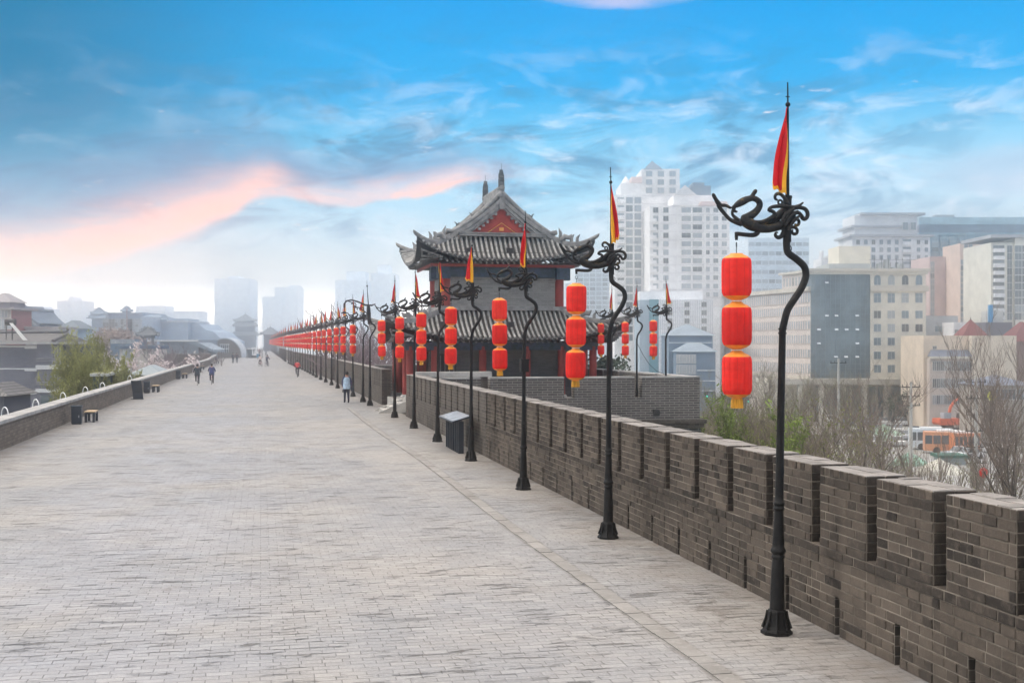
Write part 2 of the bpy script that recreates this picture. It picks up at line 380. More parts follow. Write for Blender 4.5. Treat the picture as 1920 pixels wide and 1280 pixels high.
def bronze():
    m, g, b = principled('blackened_bronze'); o = g.n('ShaderNodeTexCoord').outputs['Object']
    n = g.noise(o, 7, 6, .7); f = g.noise(o, 36, 5, .7)
    col = g.mix(g.mr(f, .4, .7), (.009, .008, .008), (.026, .023, .020)); col = g.mix(g.m('MULTIPLY', g.mr(n, .58, .68), g.mr(f, .4, .6)), col, (.20, .13, .035))
    g.put(b.inputs['Base Color'], col); b.inputs['Metallic'].default_value = .1; b.inputs['Specular IOR Level'].default_value = .3; b.inputs['Roughness'].default_value = .5
    bp = g.n('ShaderNodeBump'); bp.inputs['Strength'].default_value = .8; bp.inputs['Distance'].default_value = .012; g.put(bp.inputs['Height'], f); g.put(b.inputs['Normal'], bp.outputs[0]); return m
M['bronze'] = bronze()
M['brass'] = surf('brass_rubbed', (.30, .19, .05), .45, metal=.6)
M['flagred'] = surf('flag_red', (.62, .018, .022), .75, var=.12, scale=2, bump=.1, bscale=8, transl=.35)
M['flagyel'] = surf('flag_yellow', (.85, .42, .02), .75, var=.12, scale=6, transl=.3)
M['lred'] = surf('lantern_silk', (.90, .028, .018), .65, var=.16, scale=2.2, bump=.5, bscale=7, transl=.3, stretch=(1, 1, 2.5))
LREDS = [M['lred'], surf('lantern_silk_faded', (.86, .042, .026), .7, var=.16, scale=2.2, bump=.5, bscale=7, transl=.3), surf('lantern_silk_deep', (.80, .020, .014), .65, var=.18, scale=2.5, bump=.5, bscale=6, transl=.3)]
M['seam'] = surf('lantern_seam', (.62, .016, .012), .7)
M['lgold'] = surf('lantern_gold', (.80, .26, .035), .5, var=.15, scale=8, bump=.1)
M['tassel'] = surf('gold_tassel', (.62, .30, .03), .7, var=.3, scale=30, bump=.4, bscale=60, stretch=(1, 1, .1))
M['tile'] = tilemat('grey_roof_tile', (.34, .33, .315))
M['tilebed'] = tilemat('tile_bed', (.045, .044, .042))
M['ridge'] = surf('ridge_stone', (.22, .215, .21), .85, var=.3, scale=3, bump=.4)
M['darkridge'] = surf('dark_ridge_ornament', (.09, .09, .09), .85, var=.3, scale=3, bump=.4)
M['redpaint'] = surf('red_lacquer', (.26, .035, .028), .55, var=.2, scale=1.5, bump=.1)
M['redwall'] = surf('red_plaster', (.30, .045, .035), .8, var=.15, scale=1.5, bump=.15)
M['green'] = surf('painted_green_beam', (.03, .085, .085), .6, var=.5, scale=5, c2=(.05, .075, .14))
M['darkwood'] = surf('dark_wood', (.03, .028, .028), .6)
M['yelline'] = surf('ochre_line', (.55, .26, .06), .7)
M['bin'] = surf('dark_blue_metal', (.028, .036, .05), .45, metal=.2, var=.2, bump=.05)
M['wood'] = surf('bench_wood', (.48, .34, .20), .6, var=.2, scale=2, stretch=(1, 12, 1))
M['board'] = surf('info_board_face', (.50, .50, .51), .25, metal=.3, var=.2, scale=4, bump=0)
M['whitep'] = surf('white_paint', (.75, .75, .74), .5, var=.06)
M['haze_g'] = None

# ------------------------------------------------------------------ the ground, the walk on top of the city wall
def ground():
    b = MB(); b.box(-3000, 3000, -600, 3200, GZ - .5, GZ, m=0)
    m, g, bs = principled('city_ground'); tc = g.n('ShaderNodeTexCoord')
    n = g.noise(tc.outputs['Object'], .02, 6, .6); n2 = g.noise(tc.outputs['Object'], .6, 5, .7)
    col = g.mix(g.mr(n, .4, .6), (.25, .25, .25), (.36, .35, .34)); col = g.mix(g.mr(n2, .4, .7), col, (.24, .24, .22))
    g.put(bs.inputs['Base Color'], col); bs.inputs['Roughness'].default_value = .9
    tag(b.build('ground', m), kind='structure')
ground()

def pw(tbl, v):
    for (a, b), (c, d) in zip(tbl, tbl[1:]):
        if v <= c: return b + (d - b) * (v - a) / (c - a)
    return tbl[-1][1]
RW = [(-30, 6.54), (52, 6.54), (66, 6.45), (105, 6.25), (140, 5.9), (200, 4.95), (330, 4.9), (620, 4.4)]   # inner face of right parapet by Y
LW = [(-30, -8.03), (60, -8.03), (120, -7.8), (180, -7.5), (250, -8.9), (262, -8.9), (620, -8.9)]
def deck():
    b = MB(); ys = [-20, 0, 20, 40, 55, 66, 85, 105, 125, 140, 160, 180, 200, 230, 262]
    rows = []
    for y in ys: rows.append([(x, y, 0) for x in (pw(LW, y) - .1, 0, pw(RW, y) + .1)])
    for i in range(len(rows) - 1):
        for j in range(2):
            q = [rows[i][j], rows[i][j + 1], rows[i + 1][j + 1], rows[i + 1][j]]
            b.face(q, uv=[(p[0], p[1]) for p in q])
    q = [(-4.5, 262, 0), (5, 262, 0), (4.6, 620, 0), (-4.5, 620, 0)]; b.face(q, uv=[(p[0], p[1]) for p in q])
    tag(b.build('pavement', M['deck']), kind='structure')
    # the rampart below the walk
    w = MB(); prev = None
    for y in ys + [620]:
        xl, xr = pw(LW, y) - .6, pw(RW, y) + .55
        cur = [(xl - 2.2, y, GZ), (xl, y, -.03), (xr, y, -.03), (xr + 2.2, y, GZ)]
        if prev:
            for j in (0, 1, 2): w.face([prev[j], prev[j + 1], cur[j + 1], cur[j]] if j == 1 else [prev[j], cur[j], cur[j + 1], prev[j + 1]][::-1], uv=None)
        prev = cur
    w.face([(pw(LW, -20) - 2.8, -20, GZ), (pw(RW, -20) + 2.75, -20, GZ), (pw(RW, -20) + .55, -20, -.03), (pw(LW, -20) - .6, -20, -.03)])
    w.face([(-10, 620, GZ), (10, 620, GZ), (7, 620, -.03), (-9.5, 620, -.03)])
    tag(w.build('rampart', M['brickfar']), 'long grey brick city rampart carrying the paved walk', 'city wall')
    # stone kerb strip let into the paving
    k = MB(); rnd = random.Random(5); y = 4.0
    cx = lambda y: 4.50 - .004 * (y - 10) + .05 * math.sin(y * .23) + max(0, .06 * (14 - y)) * .0
    while y < 62:
        L = rnd.choice([.28, .42, .45, .6, .8]); j = rnd.uniform(-.012, .012)
        a, c = cx(y) + j, cx(y + L) + j
        h = rnd.uniform(.008, .016)
        p = [(a, y + .008, h), (a + .21, y + .008, h), (c + .21, y + L - .008, h), (c, y + L - .008, h)]
        t = rnd.random(); k.face(p, t=t)
        for s in range(4):
            q0, q1 = p[s], p[(s + 1) % 4]; k.face([(q0[0], q0[1], 0.002), (q1[0], q1[1], 0.002), q1, q0], t=t)
        y += L
    tag(k.build('kerb_strip', M['curb']), kind='structure')
deck()

# brick facing: individual projecting bricks in courses
def facing(mb, o, U, V, N, L, H, bh=.105, bw=.30, gap=.012, dep=.008, rnd=random, m=0, soldier=False, hole=None, lo=0, hi=1, dark=0.0, jit=.009, add=0.0):
    o, U, V, N = Vector(o), Vector(U), Vector(V), Vector(N)
    n = max(1, round(H / bh)); ch = H / n
    for c in range(n):
        v0, v1 = c * ch, (c + 1) * ch
        u = 0.0; first = True; top = soldier and c == n - 1
        if top: wds = lambda: rnd.uniform(.10, .13)
        elif bw < .2: wds = lambda: bw
        else: wds = lambda: rnd.choice([.21, .23, .24, .38, .43])
        while u < L - 1e-6:
            w = wds()
            if first and c % 2: w *= .55
            first = False
            if L - u - w < .08: w = L - u
            a, b = u, u + w; u += w
            if hole and b > hole[0] and a < hole[1] and v0 < hole[3] and v1 > hole[2]:
                pcs = [(a, hole[0]), (hole[1], b)]
            else: pcs = [(a, b)]
            for a, b in pcs:
              if b - a < .03: continue
              j = [rnd.uniform(-jit, jit) for _ in range(9)]
              g2 = gap / 2
              a2, b2, c2, d2 = a + g2, b - g2, v0 + g2, v1 - g2
              e = rnd.uniform(-.006, .009)
              back = [o + U * p + V * q for p, q in ((a2, c2), (b2, c2), (b2, d2), (a2, d2))]
              ins = .008
              fr = [o + U * (p + j[k]) + V * (q + j[k + 4] * .5) + N * (dep + e) for k, (p, q) in enumerate(((a2 + ins, c2 + ins), (b2 - ins, c2 + ins), (b2 - ins, d2 - ins), (a2 + ins, d2 - ins)))]
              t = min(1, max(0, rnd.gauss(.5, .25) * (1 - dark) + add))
              if t < lo: t = lo
              flip = U.cross(V).dot(N) < 0
              fs = [fr] + [[back[k], back[(k + 1) % 4], fr[(k + 1) % 4], fr[k]] for k in range(4)]
              for f_ in fs: mb.face(f_[::-1] if flip else f_, m=m, t=t)

PITCH, MW, LH, MH, TH = 1.34, 1.105, .98, .945, .48
def parapet_right_near():
    """crenellated parapet beside the walk, first stretch; merlons are parts"""
    rnd = random.Random(11)
    X0 = 6.54; Y0 = 54.96
    root = empty('parapet_wall', (X0, Y0, 0))
    tag(root, 'crenellated grey brick parapet right of the walk in the foreground, ending before the tower steps', 'parapet')
    n = 39; ya = Y0 - n * PITCH
    low = MB()
    det = lambda y: y < 34
    # ledge above core: mortar core + brick facing
    for i in range(n):
        y0 = -(i + 1) * PITCH; y1 = -i * PITCH       # local, going toward the viewer
        d = det(Y0 + y0); ho0, ho1 = .62, .74
        e = .0 if not d else .0
        mm = 1 if d else 2
        # wall core with a drain slot
        low.box(0, TH, y0, y0 + ho0, 0, .46, m=mm, skip='z'); low.box(0, TH, y0 + ho1, y1, 0, .46, m=mm, skip='z')
        low.box(0, TH, y0, y1, .46, LH, m=mm, skip='z'); low.box(.34, TH - .01, y0 + ho0, y0 + ho1, 0, .46, m=mm, skip='yYzZ')
        low.box(.0, .33, y0 + ho0, y0 + ho0 + .004, 0, .459, m=2); low.box(.0, .33, y0 + ho1 - .004, y0 + ho1, 0, .459, m=2)
        if d:
            facing(low, (0, y1, 0), (0, -1, 0), (0, 0, 1), (-1, 0, 0), PITCH, LH - .105, rnd=rnd, add=.22, hole=(PITCH - ho1, PITCH - ho0, .04, .42))
            facing(low, (-.012, y1, LH - .105), (0, -1, 0), (0, 0, 1), (-1, 0, 0), PITCH, .105, rnd=rnd, dark=.45)
            low.box(-.012, .05, y0, y1, LH - .1, LH - .004, m=1, skip='yYzX')
            gy0 = y1 - (PITCH - MW)
            facing(low, (0, y1, LH), (0, -1, 0), (1, 0, 0), (0, 0, 1), PITCH - MW, TH, bh=.16, rnd=rnd, dark=.2)
    low.build('lower_wall', [M['brick'], M['mortar'], M['brickfar']], root)
    protos = []
    def merlon(seed, d):
        r = random.Random(seed); b = MB()
        if d:
            b.box(0, TH, 0, MW, 0, MH - .012, m=1)
            facing(b, (0, MW, 0), (0, -1, 0), (0, 0, 1), (-1, 0, 0), MW, MH, rnd=r, soldier=True, m=0)
            facing(b, (0, 0, 0), (1, 0, 0), (0, 0, 1), (0, -1, 0), TH, MH, rnd=r, dark=.5, m=0)  # both end faces tinted darker: shade painted into the brick
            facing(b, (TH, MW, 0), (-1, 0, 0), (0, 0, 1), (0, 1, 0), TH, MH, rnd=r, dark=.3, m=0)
            facing(b, (TH, 0, 0), (0, 1, 0), (0, 0, 1), (1, 0, 0), MW, MH, rnd=r, m=0)
            facing(b, (-.005, MW + .005, MH - .012), (0, -1, 0), (1, 0, 0), (0, 0, 1), MW + .01, TH + .01, bh=.24, rnd=r, m=2, gap=.006, dep=.012, jit=.003)
        else:
            b.box(0, TH, 0, MW, 0, MH, m=3, skip='zZ'); b.box(-.01, TH + .01, -.01, MW + .01, MH - .10, MH - .012, m=3, skip='zZ')
            b.box(-.012, TH + .012, -.012, MW + .012, MH - .012, MH + .004, m=2, t=r.random())
        return b.mesh('merlon', [M['brick'], M['mortar'], M['brick_top'], M['brickfar']])
    near = [merlon(s, True) for s in range(6)]; far = [merlon(s, False) for s in range(3)]
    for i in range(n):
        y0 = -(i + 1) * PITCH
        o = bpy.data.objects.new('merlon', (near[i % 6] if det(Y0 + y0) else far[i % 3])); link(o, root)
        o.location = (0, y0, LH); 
        if i % 2 == 3: o.scale = (1, 1, 1)
    return far
FARMER = parapet_right_near()

def parapet_far(y0, y1, label, count):
    root = empty('parapet_wall', (pw(RW, y0), y0, 0)); tag(root, label, 'parapet', 'crenellated parapets along the right side of the walk')
    b = MB(); st = 2.7; y = y0; X0 = pw(RW, y0)
    while y < y1 - .01:
        e = min(y + 15, y1); xa, xb = pw(RW, y) - X0, pw(RW, e) - X0; ya, yb = y - y0, e - y0
        for (za, zb, o) in ((0, LH, 0),):
            pa = [(xa, ya, za), (xa, ya, zb), (xa + TH, ya, zb), (xa + TH, ya, za)]; pb = [(xb, yb, za), (xb, yb, zb), (xb + TH, yb, zb), (xb + TH, yb, za)]
            b.face([pa[0], pa[1], pb[1], pb[0]], uv=[(ya, za), (ya, zb), (yb, zb), (yb, za)]); b.face([pa[1], pa[2], pb[2], pb[1]]); b.face([pa[2], pa[3], pb[3], pb[2]])
            if y == y0: b.face(pa[::-1])
            if e == y1: b.face(pb)
        y = e
    b.build('lower_wall', M['brickfar'], root)
    for i in range(count):
        yy = y0 + i * PITCH
        if yy + MW > y1: break
        o = bpy.data.objects.new('merlon', FARMER[i % 3]); link(o, root); o.location = (pw(RW, yy + .5) - X0, yy - y0, LH)
        o.scale = (1, 1.1, 1)
parapet_far(65.3, 104, 'crenellated brick parapet beyond the steps, starting with a square end behind the tower columns', 29)
parapet_far(110, 200, 'hazy crenellated parapet behind the dense far row of lantern posts', 66)
parapet_far(214, 340, 'faint far parapet beyond the gap in the lantern row', 93)

def parapet_left():
    X0 = -8.03
    root = empty('low_parapet', (X0, 10, 0)); tag(root, 'low brown brick parapet with grey coping along the left edge of the walk', 'parapet')
    b = MB(); c = MB(); ys = [10, 35, 60, 90, 120, 150, 180, 215, 250]
    for a, e in zip(ys, ys[1:]):
        for mb, x0, x1, z0, z1 in ((b, -.45, 0, 0, .84), (c, -.52, .07, .84, .95)):
            xa, xb = pw(LW, a) - X0, pw(LW, e) - X0; ya, yb = a - 10, e - 10
            A = [(xa + x1, ya, z0), (xa + x1, ya, z1), (xa + x0, ya, z1), (xa + x0, ya, z0)]; B = [(xb + x1, yb, z0), (xb + x1, yb, z1), (xb + x0, yb, z1), (xb + x0, yb, z0)]
            for k in range(4):
                j = (k + 1) % 4; mb.face([B[k], B[j], A[j], A[k]])
            if a == ys[0]: mb.face(A)
            if e == ys[-1]: mb.face(B[::-1])
    b.build('brick_wall', M['brickleft'], root); c.build('coping', M['coping'], root)
    # cross wall of the far inner bastion
    r2 = empty('bastion_parapet', (-9.3, 236, 0)); tag(r2, 'grey brown bastion wall stepping out left before the arched hut', 'wall')
    d = MB(); d.box(-12, -.2, 0, .6, GZ, 1.2); d.box(-12, -11.4, .61, 30, GZ, 1.2); d.box(-11.3, -.2, .61, 30, GZ, -.1); d.build('brick_wall', M['brickleft'], r2)
    d = MB(); d.box(-12.1, -.1, -.1, .7, 1.201, 1.35); d.build('coping', M['coping'], r2)
parapet_left()

# ------------------------------------------------------------------ bastion, watchtower
def bastion():
    root = empty('bastion', (12.9, 60, GZ)); tag(root, 'brick bastion projecting right of the walk under the watchtower', 'bastion')
    b = MB(); X0, X1, Y0, Y1 = 7.09, 18.9, 49.7, 80
    def L(x, y, z): return (x - 12.9, y - 60, z - GZ)
    s = 1.2
    b.face([L(X0, Y0 - s, GZ), L(X1 + s, Y0 - s, GZ), L(X1, Y0, -.02), L(X0, Y0, -.02)])
    b.face([L(X1 + s, Y0 - s, GZ), L(X1 + s, Y1 + s, GZ), L(X1, Y1, -.02), L(X1, Y0, -.02)])
    b.face([L(X1 + s, Y1 + s, GZ), L(X0, Y1 + s, GZ), L(X0, Y1, -.02), L(X1, Y1, -.02)])
    b.face([L(X0, Y0, -.02), L(X1, Y0, -.02), L(X1, Y1, -.02), L(X0, Y1, -.02)])
    b.build('body', M['brickbast'], root)
    # corbel courses
    c = MB(); 
    for k, (e, z0, z1) in enumerate(((.16, -.32, -.14), (.24, -.14, .02))):
        x0, y0, _ = L(X0, Y0, 0); x1, y1, _ = L(X1, Y1, 0)
        c.box(x0, x1 + e, y0 - e, y1 + e, z0 - GZ, z1 - GZ)
    c.build('corbel_course', M['brickfar'], root)
    # parapet walls with embrasures
    t = .5; H0, H1 = 1.0, 1.92
    def wall(ax, a0, a1, f, gaps, top=H1):
        w = MB(); k = a0
        def bx(p, q, z0, z1, mm=0, e=0):
            if ax == 'x': x0, x1, y0, y1 = p, q, f - e, f + t + e
            else: x0, x1, y0, y1 = f - e, f + t + e, p, q
            l0, l1 = L(x0, y0, z0), L(x1, y1, z1); w.box(l0[0], l1[0], l0[1], l1[1], l0[2], l1[2], m=mm)
        bx(a0, a1, .021, H0)
        for g0, g1 in gaps + [(a1, a1)]:
            if g0 - k > .1: bx(k, g0, H0 + .001, top - .06); bx(k, g0, top - .059, top, 1, .02)
            k = g1
        w.build('parapet', [M['brickbast'], M['coping']], root)
    wall('x', 7.4, 18.9, 49.7, [(9.1, 9.5), (12.75, 13.2), (15.9, 16.25)])
    wall('y', 50.25, 80, 18.4, [(54, 54.3), (57, 57.3), (60, 60.3), (63, 63.3), (66, 66.3), (69, 69.3), (72, 72.3), (75, 75.3)])
    wall('x', 7.4, 18.35, 79.5, [])
    # small drain hole block
    dh = MB(); a = L(16.75, 49.66, .2); dh.box(a[0], a[0] + .3, a[1], a[1] + .03, a[2], a[2] + .28); dh.build('drain_opening', M['darkwood'], root)
bastion()

def skirt(mb_bed, mb_tile, mb_ridge, ix, iy, hx, hy, zt, ze, lift, sp=.26, tr=.07, tiles=True, push=.035, conc=.35, thick=.14, hips=True, hr=.13):
    """four-sided flared roof ring from inner rect (ix,iy,zt) to eaves (hx,hy,ze), corners swept up"""
    def S(x, y):
        """height + sweep at plan point; returns 3-D point"""
        ax, ay = abs(x), abs(y)
        tx = (ax - ix) / (hx - ix); ty = (ay - iy) / (hy - iy); t = max(0, min(1, max(tx, ty)))
        k = t + conc * t * (1 - t)
        z = zt + (ze - zt) * k
        c = max(0, min(ax / hx, ay / hy)) ** 3.2 * t
        z += lift * c
        return Vector((x * (1 + push * c), y * (1 + push * c), z))
    N = 5
    def side(axis, sg):
        ia, oa, ib, ob = (ix, hx, iy, hy) if axis == 'y' else (iy, hy, ix, hx)   # a: along eave, b: outwards
        def pt(a, b_): return S(a, sg * b_) if axis == 'y' else S(sg * b_, a)
        rows = []; K = 28
        for i in range(N + 1):
            t = i / N; b_ = ib + (ob - ib) * t; w = ia + (oa - ia) * t
            rows.append([pt(-w + 2 * w * j / K, b_) for j in range(K + 1)])
        flip = (axis == 'y') == (sg < 0)
        rr = rows if flip else [r[::-1] for r in rows]
        mb_bed.grid(rr[::-1], sm=True)
        und = [[p - Vector((0, 0, thick)) for p in r] for r in rr]; mb_bed.grid(und, sm=True)
        mb_bed.grid([rr[-1], und[-1]][::-1], sm=False)
        if tiles:
            n = int(2 * oa / sp)
            for j in range(n + 1):
                a = -oa + .06 + (2 * oa - .12) * j / n
                t0 = 0 if abs(a) <= ia else (abs(a) - ia) / (oa - ia)
                if t0 > .93: continue
                pts = [pt(a, ib + (ob - ib) * (t0 + (1.015 - t0) * k / 5)) + Vector((0, 0, .03)) for k in range(6)]
                mb_tile.tube(pts, tr, 6, t=random.random() * .6)
                # drip tile between rows
                q = pt(a + sp / 2, ob * 1.0)
                if j < n: mb_tile.tube([q + Vector((0, 0, -.02)), q + (Vector((0, sg * .03, -.10)) if axis == 'y' else Vector((sg * .03, 0, -.10)))], [.09, .02], 4, t=.5)
    for ax, sg in (('y', -1), ('y', 1), ('x', -1), ('x', 1)): side(ax, sg)
    hipl = []
    if hips:
        for sx in (-1, 1):
            for sy in (-1, 1):
                pts = []
                for k in range(9):
                    t = k / 8 * 1.02; p = S(sx * (ix + (hx - ix) * t), sy * (iy + (hy - iy) * t)); pts.append(p + Vector((0, 0, .13)))
                mb_ridge = MB(); hipl.append(mb_ridge)
                mb_ridge.tube(pts, [hr] * 8 + [hr * .75], 8)
                mb_ridge.tube([p - Vector((0, 0, .09)) for p in pts[:-1]], hr * 1.15, 6)
                e = pts[-1]; d = (pts[-1] - pts[-3]).normalized()
                mb_ridge.tube([e, e + d * .12 + Vector((0, 0, .03)), e + d * .2 + Vector((0, 0, .09))], [hr * .8, hr * .6, .02], 6)
                for k in (4, 5):      # little ridge beasts
                    q = pts[k] + Vector((0, 0, .1))
                    mb_ridge.tube([q, q + Vector((0, 0, .22)), q + Vector((sx * .12, sy * .1, .42))], [.10, .09, .015], 5)
                q = pts[3] + Vector((0, 0, .12))
                mb_ridge.tube([q + Vector((-sx * .28, -sy * .1, 0)), q + Vector((-sx * .05, 0, .22)), q + Vector((sx * .18, sy * .1, .16)), q + Vector((sx * .3, sy * .15, .34))], [.12, .17, .13, .03], 6)
                q = pts[2] + Vector((0, 0, .1)); mb_ridge.tube([q, q + Vector((0, 0, .35)), q + Vector((-sx * .1, 0, .62))], [.12, .09, .012], 5)
    return hipl

def watchtower():
    random.seed(3)
    cx, cy = 12.65, 65.3
    root = empty('watchtower', (cx, cy, 0)); tag(root, 'two storey grey watchtower with upturned tiled eaves and red gable on the bastion', 'tower')
    def part(mb, name, mats, par=None): return mb.build(name, mats, par or root)
    # plinth
    b = MB(); b.box(-5.9, 5.4, -5.2, 5.2, .02, .46); part(b, 'plinth', M['stone'])
    # lower storey walls, columns, beams
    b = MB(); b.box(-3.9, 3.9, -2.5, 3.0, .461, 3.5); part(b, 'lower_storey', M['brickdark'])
    def column(x, y, z0, z1, r):
        c = MB(); c.lathe([(r * 1.0, z0), (r, z1)], 14, (x, y, 0)); o = part(c, 'column', M['redpaint'])
        c = MB(); c.lathe([(r * 1.55, z0 - .0), (r * 1.5, z0 + .1), (r * 1.1, z0 + .16)], 14, (x, y, 0)); part(c, 'column_base', M['stone'], o)
    for x in (-5.05, -3.75, -1.2, 1.2, 3.1, 4.85):
        column(x, -3.3, .46, 3.2, .2)
    for y in (-1.5, 1.3, 3.4):
        column(-5.05, y, .46, 3.2, .2); column(4.85, y, .46, 3.2, .2)
    b = MB()
    b.box(-5.3, 5.1, -3.48, -3.12, 3.0, 3.42); b.box(-5.3, 5.1, 3.22, 3.58, 3.0, 3.42); b.box(-5.23, -4.87, -3.1, 3.2, 3.003, 3.42); b.box(4.67, 5.03, -3.1, 3.2, 3.003, 3.42)
    part(b, 'eave_beam', M['green'])
    # dark lattice doors on left side
    for y0 in (-1.9, -.5, .9):
        d = MB(); d.box(-4.0, -3.91, y0, y0 + 1.1, .47, 2.9)
        for k in range(4): d.box(-4.03, -4.0, y0 + .1 + k * .28, y0 + .16 + k * .28, .6, 2.8, m=1)
        part(d, 'door', [M['darkwood'], M['redpaint']])
    d = MB()
    for k, y0 in enumerate((-2.53,)):
        d.box(-3.7, -2.5, y0, y0 + .02, .5, 2.8)
        for j in range(5): d.box(-3.6 + j * .24, -3.55 + j * .24, y0 - .03, y0, .6, 2.7, m=1)
    part(d, 'door', [M['darkwood'], M['bricktower']])
    # upper storey
    b = MB(); b.box(-3.0, 3.25, -2.25, 2.25, 3.3, 6.92); part(b, 'upper_storey', M['bricktower'])
    for x in (-3.0, 3.25):
        for y in (-2.25, 2.25): column(x, y, 4.9, 6.95, .24)
    for y in (-.7, .4, 1.3):
        w = MB(); w.box(-3.05, -2.98, y, y + .35, 5.6, 6.3); part(w, 'window', M['darkwood'])
    b = MB(); b.box(-3.25, 3.5, -2.5, -2.2, 6.9, 7.5); b.box(-3.25, 3.5, 2.2, 2.5, 6.9, 7.5); b.box(-3.25, -2.95, -2.19, 2.19, 6.903, 7.497); b.box(3.2, 3.5, -2.19, 2.19, 6.903, 7.497)
    for sx in (-3.2, 3.3): b.box(sx - .35, sx + .35, -2.9, -2.51, 6.8, 7.45); b.box(sx - .6 if sx < 0 else sx + .21, sx - .21 if sx < 0 else sx + .6, -2.1, -1.7, 6.8, 7.45)
    part(b, 'upper_beam', M['green'])
    b = MB(); b.box(-3.1, 3.35, -2.32, -2.25, 6.72, 6.80); part(b, 'string_course', M['ridge'])
    # lower roof
    bed, til, rid = MB(), MB(), MB()
    hl = skirt(bed, til, rid, 3.2, 2.5, 6.3, 4.75, 5.12, 3.62, 1.05)
    lr = part(bed, 'lower_roof', M['tilebed']); part(til, 'roof_tiles', M['tile'], lr); [part(q, 'hip_ridge', M['ridge'], lr) for q in hl]
    b = MB(); b.box(-3.35, 3.55, -2.75, -2.26, 5.12, 5.34); b.box(-3.4, -3.05, -2.25, 2.5, 5.123, 5.34); b.box(3.26, 3.6, -2.25, 2.5, 5.123, 5.34)
    part(b, 'base_ridge', M['ridge'], lr)
    # rafter ends below the lower eaves
    def rafters(hx, hy, z, lift, par, n=38):
        r = MB()
        for j in range(n):
            a = -1 + 2 * (j + .5) / n
            z1 = z + lift * abs(a) ** 6
            for sg in (-1, 1):
                r.tube([(a * hx, sg * (hy - 1.1), z + .30), (a * hx * (1 + .05 * abs(a) ** 5), sg * hy, z1)], .055, 6, t=.3)
        for j in range(int(n * .75)):
            a = -1 + 2 * (j + .5) / (n * .75)
            z1 = z + lift * abs(a) ** 6
            for sg in (-1, 1): r.tube([(sg * (hx - 1.1), a * hy, z + .30), (sg * hx, a * hy * (1 + .05 * abs(a) ** 5), z1)], .055, 6, t=.3)
        return part(r, 'rafter', M['ridge'], par)
    o = rafters(6.12, 4.6, 3.42, .75, lr); o['kind'] = 'stuff'
    # upper roof: skirt + gabled top
    bed, til, rid = MB(), MB(), MB()
    gx, gy, hx, hy, zt, ze, zr = 2.68, 2.4, 4.62, 3.8, 9.08, 7.78, 11.25
    hl = skirt(bed, til, rid, gx, gy, hx, hy, zt, ze, 1.1, hips=True)
    def prof(t): return zt + (zr - zt) * (.72 * t + .28 * t * t)       # t 0 at skirt, 1 at ridge
    gyo = gy + .22
    for sg in (-1, 1):
        rows = []
        for k in range(9):
            t = k / 8; rows.append([Vector((sg * gx * (1 - t), y, prof(t))) for y in (-gyo, 0, gyo)])
        rr = rows if sg < 0 else [r[::-1] for r in rows]
        bed.grid([r[::-1] for r in rr]); 
        n = int(2 * gy / .26)
        for j in range(n + 1):
            y = -gy + .1 + (2 * gy - .2) * j / n
            til.tube([Vector((sg * gx * (1 - k / 6 * .97), y, prof(k / 6 * .97) + .03)) for k in range(7)], .07, 6, t=random.random() * .6)
        for ys in (-1, 1):
            # verge: ridge roll, second roll, and deep verge boards
            V = [Vector((sg * (gx + .35) * (1 - k / 8), ys * (gy + .12), prof(max(0, k / 8 * 1.14 - .14)) + .22 + (.06 if k == 0 else 0))) for k in range(9)]
            rid.tube(V, .13, 8)
            rid.tube([p + Vector((0, -ys * .42, -.06)) for p in V], .10, 6)
            for (dy, z0, z1) in ((.26, -.02, -.26), (.20, -.27, -.48), (.12, -.49, -.60)):
                top = [Vector((sg * gx * 1.12 * (1 - k / 8), ys * (gy + dy), prof(k / 8) + z0)) for k in range(9)]
                bot = [Vector((sg * gx * 1.12 * (1 - k / 8), ys * (gy + dy), prof(k / 8) + z1)) for k in range(9)]
                inn = [Vector((p.x, ys * (gy - .1), p.z)) for p in bot]; tin = [Vector((p.x, ys * (gy - .1), p.z)) for p in top]
                rid.grid([top, bot], sm=False); rid.grid([bot, inn], sm=False); rid.grid([tin, top], sm=False)
            for k in range(11):   # corbel lumps under the verge
                t = (k + .5) / 12; x = sg * gx * (1 - t) * 1.0; z = prof(t) - .66
                if z < zt + .2: continue
                rid.box(x - .07, x + .07, ys * (gy + .08) - .07, ys * (gy + .08) + .07, z - .03, z + .10, t=.2)
    ur = part(bed, 'upper_roof', M['tilebed']); [part(q, 'hip_ridge', M['ridge'], ur) for q in hl]; part(til, 'roof_tiles', M['tile'], ur)
    # main ridge and base ridges of the gables
    rid.box(-.13, .13, -gy - .15, gy + .15, zr + .02, zr + .42); rid.tube([(0, -gy - .2, zr + .46), (0, gy + .2, zr + .46)], .15, 8)
    for ys in (-1, 1):
        for (dy, z0, z1) in ((.40, .0, .08), (.34, .081, .13), (.40, .131, .20)):
            y0, y1 = sorted((ys * (gy + dy), ys * (gy - .05)))
            rid.box(-2.35, 2.35, y0, y1, zt + z0, zt + z1)
        rid.box(-.16, .16, min(ys * (gy + .30), ys * (gy - .1)), max(ys * (gy + .30), ys * (gy - .1)), zr - .7, zr - .05)
        rid.box(-.28, .28, min(ys * (gy + .34), ys * (gy - .1)), max(ys * (gy + .34), ys * (gy - .1)), zr - .04, zr + .06)
    part(rid, 'ridge', M['ridge'], ur)
